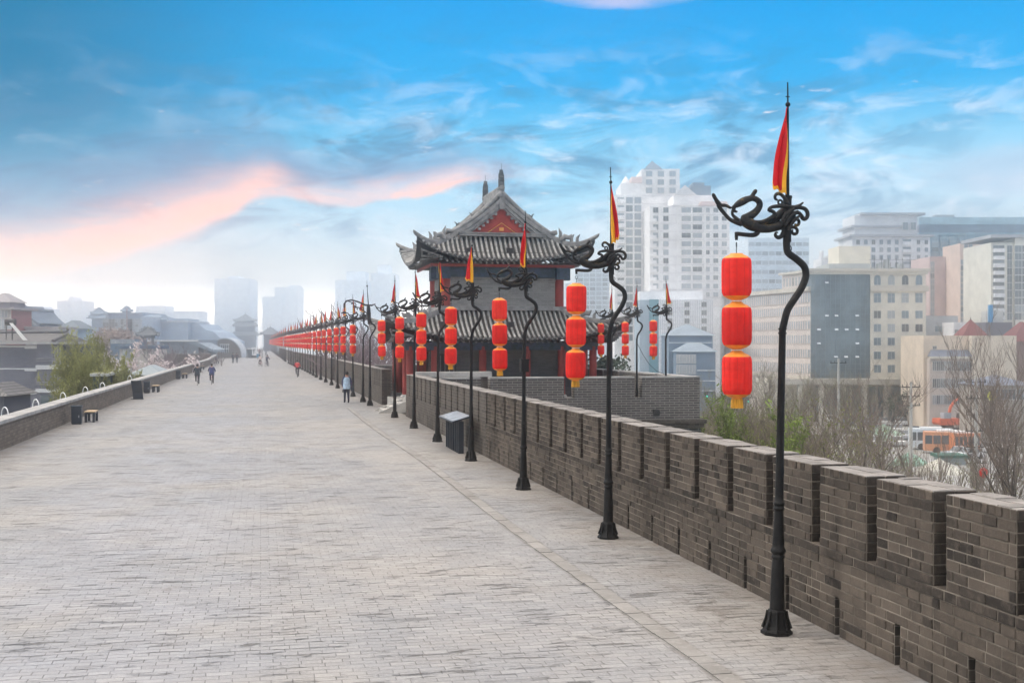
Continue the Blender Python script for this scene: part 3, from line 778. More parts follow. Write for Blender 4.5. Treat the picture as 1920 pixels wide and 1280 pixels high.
    for ys in (-1, 1):
        g = MB(); pts = [(-gx * .86, zt + .15)] + [(-gx * (1 - k / 8), prof(k / 8) - .5) for k in range(9) if prof(k / 8) - .5 > zt + .2] 
        pts = pts + [(-x, z) for x, z in pts[::-1]][1 if abs(pts[-1][0]) < .01 else 0:]
        y = ys * (gy - .02); g.face([(x, y, z) for x, z in (pts if ys > 0 else pts[::-1])])
        gl = part(g, 'gable', M['redwall'])
        l = MB(); a = [(-.75, zt + .22), (0, zt + .74), (.75, zt + .22)]
        l.tube([(x, y + ys * .02, z) for x, z in a], .028, 4); l.box(-.12, .12, y - .03 if ys > 0 else y - .04, y + .04 if ys > 0 else y + .03, zt + .32, zt + .5); part(l, 'gable_ornament', M['yelline'], gl)
        # tall ridge-end dragon
        d = MB(); q = ys * (gy - .05)
        sil = [(-.28, 0), (-.30, .35), (-.22, .6), (-.30, .75), (-.18, 1.0), (-.2, 1.25), (-.06, 1.42), (.02, 1.2), (.14, 1.25), (.1, 1.0), (.24, .85), (.16, .6), (.28, .4), (.26, 0)]
        for sc, th in ((.78, .09), (.64, .14)):
            v0 = [(-th, q + yy * sc * ys, zr + .35 + zz * sc) for yy, zz in sil]; v1 = [(th, p[1], p[2]) for p in v0]
            d.face(v0); d.face(v1[::-1])
            for i in range(len(sil)): j = (i + 1) % len(sil); d.face([v0[j], v0[i], v1[i], v1[j]])
        d.tube([(0, q, zr + 1.4), (0, q, zr + 1.8)], .012, 4)
        part(d, 'ridge_dragon', M['darkridge'], ur)
    for sg in (-1, 1):
        for ys in (-1, 1):
            b = MB(); q = Vector((sg * 1.62, ys * (gy + .1), prof(.36) + .32)); b.tube([q, q + Vector((sg * .05, 0, .22)), q + Vector((sg * .16, 0, .30))], [.05, .04, .02], 5); b.tube([q + Vector((0, 0, .15)), q + Vector((-sg * .14, 0, .28))], [.035, .015], 4)
            part(b, 'ridge_beast', M['darkridge'], ur)
    o = rafters(4.45, 3.65, 7.58, .85, ur, 30); o['kind'] = 'stuff'
    # red board below upper eaves
    b = MB(); b.box(-3.9, 3.9, -3.0, -2.9, 7.42, 7.66); b.box(-3.9, -3.8, -2.89, 2.9, 7.423, 7.66); b.box(3.8, 3.9, -2.89, 2.9, 7.423, 7.66); part(b, 'eave_board', M['redpaint'])
    # sloped soffits
    b = MB()
    for (ix, iy, ox, oy, z0, z1) in ((3.2, 2.4, 4.3, 3.55, 7.5, 7.62), (5.0, 3.4, 5.9, 4.5, 3.4, 3.46)):
        for s1, s2 in (((-ix, -iy), (ix, -iy)), ((ix, -iy), (ix, iy)), ((ix, iy), (-ix, iy)), ((-ix, iy), (-ix, -iy))):
            o1 = (s1[0] / ix * ox, s1[1] / iy * oy); o2 = (s2[0] / ix * ox, s2[1] / iy * oy)
            b.face([(*s1, z0), (*s2, z0), (*o2, z1), (*o1, z1)])
    part(b, 'soffit', M['darkwood'])
    # roof spotlights
    for x, y, z in ((-1.9, -3.3, 8.25), (.25, -3.3, 8.28), (.1, -4.1, 4.35), (3.6, -4.1, 4.4), (-3.4, -4.1, 4.35)):
        s = MB(); s.box(x - .16, x + .16, y - .12, y + .12, z - .12, z + .10); s.box(x - .19, x + .19, y - .16, y - .121, z - .15, z + .13); s.tube([(x, y, z - .12), (x, y, z - .3)], .03, 5); part(s, 'spotlight', M['darkwood'])
    # lightning wires with loops on the hips
    w = MB()
    for sx in ():
        pts = [Vector((sx * (2.6 + 2.2 * t), -(2.5 + 1.5 * t), 9.6 - .6 * t + 1.0 * t ** 3)) for t in [k / 30 for k in range(31)]]
        w.tube(pts, .012, 4)
    w.tube([(sx * hx * .95, -hy - .05, ze + .35) for sx in (-1, -.5, 0, .5, 1)], .012, 4)
    part(w, 'lightning_wire', M['darkwood'])
watchtower()

def steps():
    r = empty('stone_steps', (5.75, 57.4, 0)); tag(r, 'pale stone steps with sloping side slabs rising to the tower gap', 'steps')
    for k in range(3):
        b = MB(); b.box(.35 * k, 1.15, .22, 2.0, .15 * k + .002, .15 * (k + 1)); b.build('step', M['stone'], r)
    for y in (0, 2.02):
        b = MB(); b.prism([(-.25, .0), (-.2, .06), (1.1, .58), (1.15, .58), (1.15, 0.0)], y, y + .2); b.build('side_slab', M['stone'], r)
    b = MB(); b.box(1.152, 1.7, -2.6, 3.2, 0.002, .46); b.build('landing', M['stone'], r)
    s = empty('stone_beam', (7.2, 55.6, 0)); tag(s, 'pale stone capped wall end beside the tower steps, above the parapet', 'wall')
    b = MB(); b.box(0, 3.4, 0, .4, .03, 1.78); b.build('brick_wall', M['brickfar'], s)
    b = MB(); b.box(-.1, 3.5, -.08, .48, 1.781, 2.02); b.build('cap', M['stone'], s)
steps()

# ------------------------------------------------------------------ dragon lamp posts with lanterns
def LP(x, y):     # picture trace of the nearest lamp -> local metres (x, z)
    return ((x - 1456 - (1185 - y) * .0225) / 160.0, (1185 - y) / 160.0)
def T(cx, cy): return LP(1300 + cx / 3.2, 140 + cy / 3.2)
def smooth_path(pts, sub=3):
    """Catmull-Rom through (x,z,r,y)"""
    out = []
    n = len(pts)
    for i in range(n - 1):
        p0, p1, p2, p3 = pts[max(0, i - 1)], pts[i], pts[i + 1], pts[min(n - 1, i + 2)]
        for k in range(sub):
            t = k / sub
            out.append(tuple(.5 * (2 * b + (c - a) * t + (2 * a - 5 * b + 4 * c - d) * t * t + (3 * b - a - 3 * c + d) * t ** 3) for a, b, c, d in zip(p0, p1, p2, p3)))
    out.append(pts[-1]); return out
def ptube(mb, raw, yo=0.0, n=8, sub=3, flat=1.0, bow=0.0):
    q = []
    for i, (cx, cy, r) in enumerate(raw):
        x, z = T(cx, cy); q.append((x, z, r / 3.2 / 160, yo + bow * math.sin(math.pi * i / max(1, len(raw) - 1))))
    q = smooth_path(q, sub)
    mb.tube([(a, d, b) for a, b, c, d in q], [max(.003, c) for a, b, c, d in q], n, flat=flat)
def make_lamp():
    root = empty('dragon_lamp_post', (0, 0, 0))
    b = MB()
    b.frust((0, 0), .185, .185, 0, .035, n=8, rot=math.pi / 8); b.frust((0, 0), .175, .158, .036, .06, n=8, rot=math.pi / 8)
    prof = [(.158, .061), (.138, .10), (.122, .17), (.112, .26), (.098, .285)]
    for (r0, z0), (r1, z1) in zip(prof, prof[1:]): b.frust((0, 0), r0, r1, z0, z1, n=8, rot=math.pi / 8)
    for k in range(8):
        a = k * math.pi / 4 + math.pi / 8; b.tube([(math.cos(a) * .162, math.sin(a) * .162, .07), (math.cos(a) * .126, math.sin(a) * .126, .18), (math.cos(a) * .112, math.sin(a) * .112, .27)], [.020, .016, .012], 5)
    b.build('base', M['iron'], root)
    s = MB()
    s.lathe([(.086, .28), (.083, .5), (.074, .78), (.066, .86), (.066, .875), (.077, .885), (.077, .905), (.068, .915), (.07, .935), (.088, .955), (.09, .975), (.076, 1.0), (.068, 1.02), (.071, 1.06), (.062, 1.2), (.053, 1.42), (.053, 1.44), (.064, 1.45), (.064, 1.47), (.055, 1.48), (.055, 1.50), (.064, 1.51), (.064, 1.53), (.052, 1.54), (.050, 1.6), (.044, 2.4), (.041, 3.55)], 16)
    for z in (2.36, 3.5, 3.55): s.lathe([(.048, z), (.05, z + .01), (.048, z + .02)], 12)
    s.build('shaft', M['iron'], root)
    k = MB(); raw = [(1472.5, 612), (1473, 600), (1479, 580), (1492, 560), (1506, 540), (1515, 520), (1516, 507), (1511, 495), (1496, 483), (1481, 473), (1477.5, 461), (1477.5, 440)]
    q = [(*LP(x, y), .041, 0) for x, y in raw]; q[0] = (0, 3.55, .041, 0); q = smooth_path(q, 4)
    k.tube([(a, 0, z) for a, z, r, _ in q], .042, 12); k.build('bent_neck', M['iron'], root)
    k = MB(); x, z = T(592, 1037); k.tube([(x + .028 * math.cos(a), 0.03, z + .035 * math.sin(a)) for a in [2 * math.pi * i / 12 for i in range(13)]], .006, 5); k.build('eye_ring', M['iron'], root)
    # phoenix-dragon bracket
    d = MB()
    ptube(d, [(600, 850, 26), (540, 895, 27), (480, 917, 26), (430, 925, 26), (380, 918, 31), (335, 902, 37), (300, 880, 34), (322, 862, 27), (365, 832, 23), (392, 798, 20), (392, 768, 19), (360, 748, 18), (325, 752, 19), (290, 768, 23), (255, 788, 19), (235, 800, 12), (215, 812, 5)], n=10)
    ptube(d, [(305, 758, 10), (340, 740, 12), (358, 718, 13), (370, 702, 12), (376, 696, 5)])
    ptube(d, [(240, 808, 8), (225, 822, 9), (222, 848, 9), (240, 868, 12), (262, 884, 14)])
    ptube(d, [(232, 826, 12), (248, 832, 6), (254, 828, 3)], sub=2)
    ptube(d, [(99, 730, 7), (104, 742, 12), (116, 762, 12), (132, 785, 15), (150, 798, 12), (180, 798, 10), (212, 812, 8)])
    ptube(d, [(130, 795, 12), (148, 820, 13), (175, 850, 12), (205, 878, 12), (240, 893, 14), (280, 902, 18)])
    ptube(d, [(385, 930, 20), (378, 955, 16), (350, 967, 14), (300, 966, 13), (258, 963, 13), (242, 966, 14)])
    ptube(d, [(247, 955, 12), (247, 980, 11), (247, 1000, 9)], sub=1)
    ptube(d, [(350, 888, 10), (400, 888, 12), (450, 868, 13), (485, 840, 13), (470, 822, 12), (447, 815, 11), (462, 798, 10), (500, 790, 12), (550, 788, 12), (600, 792, 13), (640, 780, 9), (668, 760, 5)], yo=-.03)
    ptube(d, [(390, 905, 12), (440, 893, 17), (490, 868, 20), (525, 835, 22), (560, 812, 24), (600, 812, 20)], yo=.03)
    ptube(d, [(530, 900, 18), (555, 865, 26), (575, 835, 28), (600, 815, 22)], yo=-.02); ptube(d, [(545, 925, 22), (580, 890, 30), (605, 850, 26), (620, 820, 14)], yo=.02)
    for (a, c) in (((520, 880), (600, 800)), ((540, 905), (625, 815)), ((560, 930), (640, 840))):
        for yo in (-.07, .07): ptube(d, [(a[0], a[1], 9), ((a[0] + c[0]) / 2 - 5, (a[1] + c[1]) / 2 - 8, 12), (c[0], c[1], 7)], yo=yo, n=6)
    ptube(d, [(600, 800, 14), (645, 789, 12), (685, 795, 13), (703, 818, 13), (700, 845, 13), (680, 858, 12), (662, 848, 8), (664, 838, 5)])
    ptube(d, [(600, 830, 14), (632, 822, 12), (655, 838, 10), (668, 852, 7)], yo=-.04)
    ptube(d, [(595, 870, 15), (625, 860, 11), (645, 866, 10), (646, 888, 10), (630, 898, 9), (620, 888, 6)])
    ptube(d, [(585, 915, 16), (605, 908, 12), (628, 910, 10), (642, 926, 10), (636, 945, 10), (616, 948, 10), (606, 934, 8), (614, 924, 5)], yo=.02)
    ptube(d, [(575, 915, 18), (550, 938, 15), (535, 965, 14), (512, 975, 12), (496, 962, 11), (500, 946, 7), (512, 946, 4)])
    ptube(d, [(565, 775, 16), (552, 745, 13), (530, 722, 11), (508, 714, 11), (489, 725, 10), (488, 745, 9), (503, 753, 6)], yo=-.03)
    x, z = T(522, 765); d.tube([(x + .026 * math.cos(a), -.02, z + .026 * math.sin(a)) for a in [2 * math.pi * i / 12 for i in range(13)]], .013, 6)
    d.build('dragon_bracket', M['bronze'], root)
    p = MB(); x0, z0 = T(572, 990); x1, z1 = T(573, 738); p.tube([(x0, 0, z0 - .02), (x1, 0, z1)], [.046, .05], 12); p.tube([(x1, 0, z1), (x1, 0, z1 + .03)], .055, 12)
    x, z = T(577, 175); p.tube([(x1, 0, z1), (x, 0, z)], [.026, .012], 8); p.sphere((x, 0, z), .030, 12)
    xt, zt = T(576, 42); p.tube([(x, 0, z), (xt, 0, zt)], [.011, .008], 6); xg, zg = T(576, 128); p.tube([(xg - .025, 0, zg), (xg + .025, 0, zg)], .006, 5)
    p.build('spear', M['iron'], root)
    return root
def make_flag(seed, side=-1, spread=.14, lift=0):
    """limp pennant folded against the spear; gold band along the hoist and hem"""
    r = random.Random(seed); x0, z0 = T(575, 192); x1, z1 = T(578, 735)
    H = z0 - z1; NU, NV = 22, 26
    f, y = MB(), MB()
    def pt(u, v):
        w = (.012 + spread * v ** .92) * (1 + .04 * math.sin(v * 9 + seed))
        # pleats fold back on themselves
        s = u * 3.2
        tri = abs((s % 2) - 1)
        X = x0 + (x1 - x0) * v + side * w * (u * .92 + .10 * math.sin(u * 12 + v * 3 + seed)) 
        Y = (.010 + .05 * v) * math.sin(u * 9.5 + seed + v * 1.2) + .02 * math.sin(v * 8 + u * 4)
        hem = 0.06 * u * v
        return (X, Y, z0 - H * v * (1 - .13 * u + .02 * math.sin(u * 17 + seed)) - lift)
    cut = 7
    f.grid([[pt(cut / NU + (1 - cut / NU) * i / (NU - cut), j / NV * .955) for i in range(NU - cut + 1)] for j in range(NV + 1)])
    y.grid([[pt(cut / NU * i / cut, j / NV) for i in range(cut + 1)] for j in range(NV + 1)])
    y.grid([[pt(cut / NU + (1 - cut / NU) * i / (NU - cut), .955 + .045 * k / 2) for i in range(NU - cut + 1)] for k in range(3)])
    return f.mesh('flag', M['flagred']), y.mesh('trim', M['flagyel'])
LAMP0 = make_lamp()
FLAGS = [make_flag(1, -1, .25), make_flag(2, 1, .17), make_flag(3, -1, .27), make_flag(4, 1, .24), make_flag(5, -1, .2)]
JB = None
def make_lantern_string():
    root = empty('lantern_string', (0, 0, 0))
    h = MB(); z = 0
    h.tube([(.022 * math.cos(a), 0, -.05 + .03 * math.sin(a)) for a in [2 * math.pi * i / 10 for i in range(11)]], .004, 5)
    h.tube([(0, 0, -.06), (.005, 0, -.12), (-.01, 0, -.15)], .005, 5); h.build('hook', M['iron'], root)
    prof = [(.072, 0), (.080, -.012), (.13, -.035), (.158, -.058), (.169, -.085), (.172, -.13), (.173, -.27), (.172, -.41), (.168, -.455), (.15, -.492), (.11, -.52), (.07, -.535)]
    for k in range(3):
        z0 = -.15 - .57 * k; dx = -.004 * k
        b = MB(); b.lathe([(r, z) for r, z in prof[3:10]], 72, (dx, 0, z0), flute=.05, nf=12)
        for q in range(12):
            a = q * math.pi / 6 + .26; b.tube([(dx + (r * .985) * math.cos(a), r * .985 * math.sin(a), z0 + z) for r, z in prof[3:10]], .0022, 4, m=1)
        lan = b.build('lantern', [M['lred'], M['seam']], root)
        c = MB(); c.lathe([(r, z) for r, z in prof[:4]], 24, (dx, 0, z0)); c.build('gold_cap', M['lgold'], lan); c = MB(); c.lathe([(r + .001, z) for r, z in prof[9:]], 24, (dx, 0, z0))
        c.lathe([(.06, -.53), (.06, -.575)], 16, (dx, 0, z0))
        c.build('gold_cap', M['lgold'], lan)
        if k < 2:
            for j in range(8):
                a = j * math.pi / 4; 
            w = MB(); w.lathe([(.074, -.546), (.074, -.556)], 16, (dx, 0, z0)); w.build('white_band', M['whitep'], lan)
    t = MB()
    for j in range(26):
        a = j * 2 * math.pi / 26; t.tube([(.058 * math.cos(a) - .008, .058 * math.sin(a), -1.84), (.064 * math.cos(a) - .008, .064 * math.sin(a), -1.84 - .105)], .010, 4)
    t.lathe([(.052, -1.86), (.056, -1.935)], 12, (-.008, 0, 0)); t.build('tassel', M['tassel'], root)
    return root
LAN0 = make_lantern_string()
HX, HZ = T(247, 1003)
USED = [False]
RV = random.Random(1)
GL = 'dragon lamp posts along the wall'; GS = 'strings of red lanterns hanging from the dragon lamps'
ORD = ['nearest', 'second', 'third', 'fourth', 'fifth', 'sixth', 'seventh']
def place_lamp(x, y, k, llab, slab, tilt=0.0, flag=True, rz=0.0, sway=0.0, box=False):
    if not USED[0]: L, S = LAMP0, LAN0; USED[0] = True
    else: L, S = copy_tree(LAMP0), copy_tree(LAN0)
    L.location = (x, y, 0); L.rotation_euler = (0, tilt, rz); tag(L, llab, 'lamp post', GL)
    if flag:
        fr, ty = FLAGS[k % 5]; fo = bpy.data.objects.new('flag', fr); link(fo, None); fo.parent = L
        to = bpy.data.objects.new('trim', ty); link(to, None); to.parent = fo; fo.rotation_euler = (0, 0, R(random.Random(int(y * 13)).uniform(-35, 35)) if y > 16 else 0)
    if box:
        b = MB(); b.box(-.09, .09, -.12, .10, 2.72, 3.0); b.box(-.10, .10, -.13, .11, 3.0, 3.02); b.build('junction_box', M['iron'], None).parent = L
    mt = Matrix.Rotation(rz, 3, 'Z') @ Matrix.Rotation(tilt, 3, 'Y')
    p = mt @ Vector((HX, 0, HZ)) + Vector((x, y, 0))
    RV.seed(int(x * 31 + y * 17))
    for q in KIDS.get(S.name, []):
        if q.name.startswith('lantern'): q.material_slots[0].link = 'OBJECT'; q.material_slots[0].material = LREDS[RV.choice([0, 0, 1, 2])]
    S.location = p; S.rotation_euler = (R(RV.uniform(-.5, .5)), sway, RV.uniform(0, 6)); tag(S, slab, 'lanterns', GS)
near = [(13.95, 1456, 1.2), (20.75, 1140, .35), (27.6, 981, .4), (34.3, 883, .2), (40.9, 820, .5), (47.3, 776, .4), (54.0, 740, 0)]
look = ['beside the closest merlons', 'between the nearest post and the junction box post',
        'with a square black junction box on its shaft', 'standing just before the slatted information desk', 'standing just behind the slatted information desk',
        'standing before the stone capped wall end', 'standing beside the stone steps']
lann = ['nearest and largest string of three red lanterns, hanging before the cream office building', 'second nearest string of three red lanterns, before the right column of the tower',
        'string of three red lanterns before the brick middle of the tower', 'string of three red lanterns before the left part of the tower', 'string of three red lanterns under the left eaves of the tower',
        'string of three red lanterns at the left corner of the lower tower roof', 'string of three red lanterns left of the tower, above the stone steps']
for i, (zc, px, tl) in enumerate(near):
    x, y = P(px, zc)
    place_lamp(x, y, [0, 1, 0, 2, 1, 3, 4][i], '%s dragon lamp post %s' % (ORD[i], look[i]), lann[i], R(tl), box=(i == 2), sway=R([.6, .3, 0, -.3, .2, 0, .1][i]))
LT = [(0, 5.9), (60, 5.75), (95, 5.5), (110, 5.3), (140, 5.15), (200, 4.2), (260, 4.2), (620, 3.4)]
yy = 68.5; i = 0
while yy < 112:
    place_lamp(pw(LT, yy), yy, i, 'dragon lamp post in the hazy middle row between the scroll lamp and the gap', 'string of red lanterns in the middle row behind the walking man', R(random.Random(i).uniform(-.3, .3)), rz=R(random.Random(i).uniform(-4, 4)))
    yy += 6.9; i += 1
yy = 118
while yy < 200:
    place_lamp(pw(LT, yy), yy, i, 'dragon lamp post in the dense overlapping row beyond the red jacketed cyclist', 'string of red lanterns merging into the long far band', 0, rz=R(random.Random(i).uniform(-4, 4)))
    yy += 6.4; i += 1
yy = 214
while yy < 560:
    place_lamp(pw(LT, yy), yy, i, 'faint dragon lamp post in the farthest row towards the gate tower', 'faint string of red lanterns in the farthest row towards the gate tower', 0, rz=R(random.Random(i).uniform(-4, 4)))
    yy += 8.5 + (yy - 214) * .03; i += 1
for k, (x, y, ll, ss) in enumerate(((18.1, 51.9, 'rightmost dragon lamp post behind the bastion parapet', 'three red lanterns right of the tower over the bastion parapet'),
                    (18.1, 56.2, 'middle dragon lamp post behind the bastion parapet, stayed by a thin wire', 'red lanterns half hidden behind the lower right eaves tip'),
                    (18.1, 60.5, 'dragon lamp post mostly hidden behind the right eaves of the tower', 'red lantern peeping out under the lower right eaves'))):
    place_lamp(x, y, [3, 4, 0][k], ll, ss, 0)
w = MB(); a = Vector((18.1, 56.2, 3.4)); c = Vector((18.4, 53.0, 1.93)); w.tube([a.lerp(c, t) - Vector((0, 0, .35 * math.sin(math.pi * t))) for t in (0, .25, .5, .75, 1)], .014, 4)
tag(w.build('stay_wire', M['iron']), 'thin sagging wire running down from the middle bastion lamp post', 'wire')

def scroll_lamp():
    x, y = P(693.7, 64.2); r = empty('scroll_lamp_post', (x, y, 0)); tag(r, 'tall scroll arm lamp post with thin spire and no lanterns, right of the walking man', 'lamp post')
    for nm in ('base', 'shaft', 'bent_neck'):
        for ch in KIDS[LAMP0.name]:
            if ch.name.split('.')[0] == nm: c = ch.copy(); link(c, r)
    b = MB(); s = 64.2 / F
    def Q(cx, cy): return ((cx / 4 + 500 - 693.7) * s + .0, 0, HC - (cy / 4 + 500 - 642) * s)
    b.tube([Q(768, 430), Q(768, 400), Q(765, 350), Q(763, 300), Q(763, 288)], [.045, .10, .12, .09, .04], 8)
    b.tube([Q(763, 290), Q(757, 200), Q(754, 145), Q(751, 105)], [.03, .02, .014, .006], 6); b.sphere(Q(754, 145), .05, 8)
    b.build('spire', M['iron'], r)
    b = MB(); pts = [Q(*p) for p in ((583, 310), (583, 280), (600, 258), (640, 250), (690, 265), (740, 288), (790, 290), (815, 278))]; b.tube(pts, [.05, .045, .045, .045, .045, .05, .045, .02], 7)
    sp = lambda cx, cy, r0, a0, n=14: b.tube([Q(cx + r0 * (1 - .6 * k / n) * math.cos(a0 + k * .4), cy + r0 * (1 - .6 * k / n) * math.sin(a0 + k * .4)) for k in range(n)], .025, 5)
    for c in ((655, 290, 22, 3.5), (672, 318, 16, 2), (715, 320, 18, 3), (740, 350, 14, 1)): sp(*c)
    b.tube([Q(*p) for p in ((610, 258), (640, 270), (665, 300), (700, 310), (735, 335), (755, 355))], .025, 5)
    b.build('scroll_arm', M['iron'], r)
    b = MB(); q = Q(583, 352); b.lathe([(.02, .12), (.06, .10), (.16, .04), (.17, 0)], 12, q); b.tube([Q(583, 310), Q(583, 345)], .012, 4)
    b.build('lamp_shade', M['iron'], r)
scroll_lamp()

# ------------------------------------------------------------------ furniture on the walk
def furniture():
    # slatted information desk
    r = empty('information_desk', (5.95, 36.0, 0)); tag(r, 'information desk with slanted pale top on a row of black slats before the fifth post', 'information board')
    for k in range(8):
        b = MB(); b.box(-.05, .12, .35 * k + .05, .35 * k + .13, 0, .98); b.build('slat', M['bin'], r)
    b = MB(); b.prism([(-.26, .95), (.34, 1.12), (.34, 1.16), (-.26, .99)], -.1, 2.75); b.build('top', M['bin'], r)
    b = MB(); b.prism([(-.24, 1.0), (.31, 1.156), (.31, 1.162), (-.24, 1.006)], -.04, 2.69); b.build('sign_panel', M['board'], r)
    def binn(px, zc, lab):
        x, y = P(px, zc); r = empty('litter_bin', (x, y, 0)); tag(r, lab, 'litter bin', 'litter bins beside the left parapet')
        b = MB(); b.box(-.20, .20, 0, .36, .05, .72); b.box(-.18, .18, .02, .34, 0, .049); b.build('body', M['bin'], r)
        b = MB(); b.box(-.22, .22, -.02, .38, .72, .77); b.build('lid', M['bin'], r)
        b = MB(); b.box(.08, .12, -.02, -.001, .28, .38); b.build('handle', M['board'], r)
    def bench(px, zc, lab):
        x, y = P(px, zc); r = empty('bench', (x, y, 0)); tag(r, lab, 'bench', 'wooden topped benches beside the left parapet')
        b = MB(); b.box(-.22, .22, 0, 1.1, .42, .47); b.build('seat', M['wood'], r)
        b = MB(); b.box(-.21, .21, .02, 1.08, .36, .419); b.build('seat_frame', M['bin'], r)
        for xx in (-.21, .11):
            for yy in (.02, .98): b = MB(); b.box(xx, xx + .1, yy, yy + .1, 0, .359); b.build('leg', M['bin'], r)
    binn(143, 49.5, 'nearest litter bin, dark, beside the pale wooden topped bench'); bench(168, 50.8, 'nearest bench, pale wooden top on dark legs, beside the nearest bin')
    binn(275, 80, 'litter bin just behind the tall slanted dark panel'); bench(291, 81.5, 'bench just behind the tall slanted dark panel')
    binn(334, 111, 'litter bin left of the pair of dark dressed cyclists'); bench(346, 113, 'bench left of the pair of dark dressed cyclists')
    binn(369, 148, 'litter bin partly behind the hooded cyclist'); bench(379, 150, 'bench between the two dark dressed cyclists')
    binn(392, 183, 'small far litter bin beside the seated people'); bench(404, 190, 'small far bench with people sitting by the parapet end')
    x, y = P(259, 71.5); r = empty('information_board', (x, y, 0)); tag(r, 'tall slanted dark information panel standing beside the left parapet', 'sign')
    b = MB(); b.face  # folded dark panel
    pr = [(0, 0), (.0, .38), (-.24, 1.12), (-.20, 1.13), (.05, .38), (.05, 0)]
    a = [(-.30, y_, z_) for y_, z_ in [(p[0], p[1]) for p in pr]]
    q0 = [(-.28 + p[1] * -.10, p[0], p[1]) for p in pr]; q1 = [(.30 + p[1] * -.10, p[0], p[1]) for p in pr]
    b.face(q0); b.face(q1[::-1])
    for i in range(6): j = (i + 1) % 6; b.face([q0[j], q0[i], q1[i], q1[j]])
    b.build('panel', M['bin'], r)
    b = MB(); b.box(-.42, .32, -.1, .25, 0.002, .03); b.build('foot', M['bin'], r)
    # white hoops outside the left parapet
    first = None
    for k, px in enumerate((9, 67, 118, 160, 192, 243)):
        zc = 2235 * 8.55 / .9786 / (490 - px); x, y = P(px, zc)
        if first is None:
            b = MB(); b.tube([(0, .26 * math.cos(a), .90 + .25 * math.sin(a)) for a in [math.pi * i / 14 for i in range(15)]], .018, 7); b.tube([(0, .26, .90), (0, .26, .3)], .018, 6); b.tube([(0, -.26, .90), (0, -.26, .3)], .018, 6)
            o = b.build('hoop', M['whitep']); first = o
        else: o = first.copy(); COL.objects.link(o)
        o.location = (x, y, 0.05); o.rotation_euler = (0, 0, R(35))
        tag(o, ['white hoop behind the left parapet at the left picture edge', 'white hoop behind the left parapet, above the nearest stretch', 'white hoop behind the left parapet, before the grey flats corner',
                'white hoop behind the left parapet, under the green tree', 'white hoop behind the left parapet, at the right of the green tree', 'small white hoop beside the slanted dark panel'][k], 'hoop', 'white hoops rising behind the left parapet')
furniture()

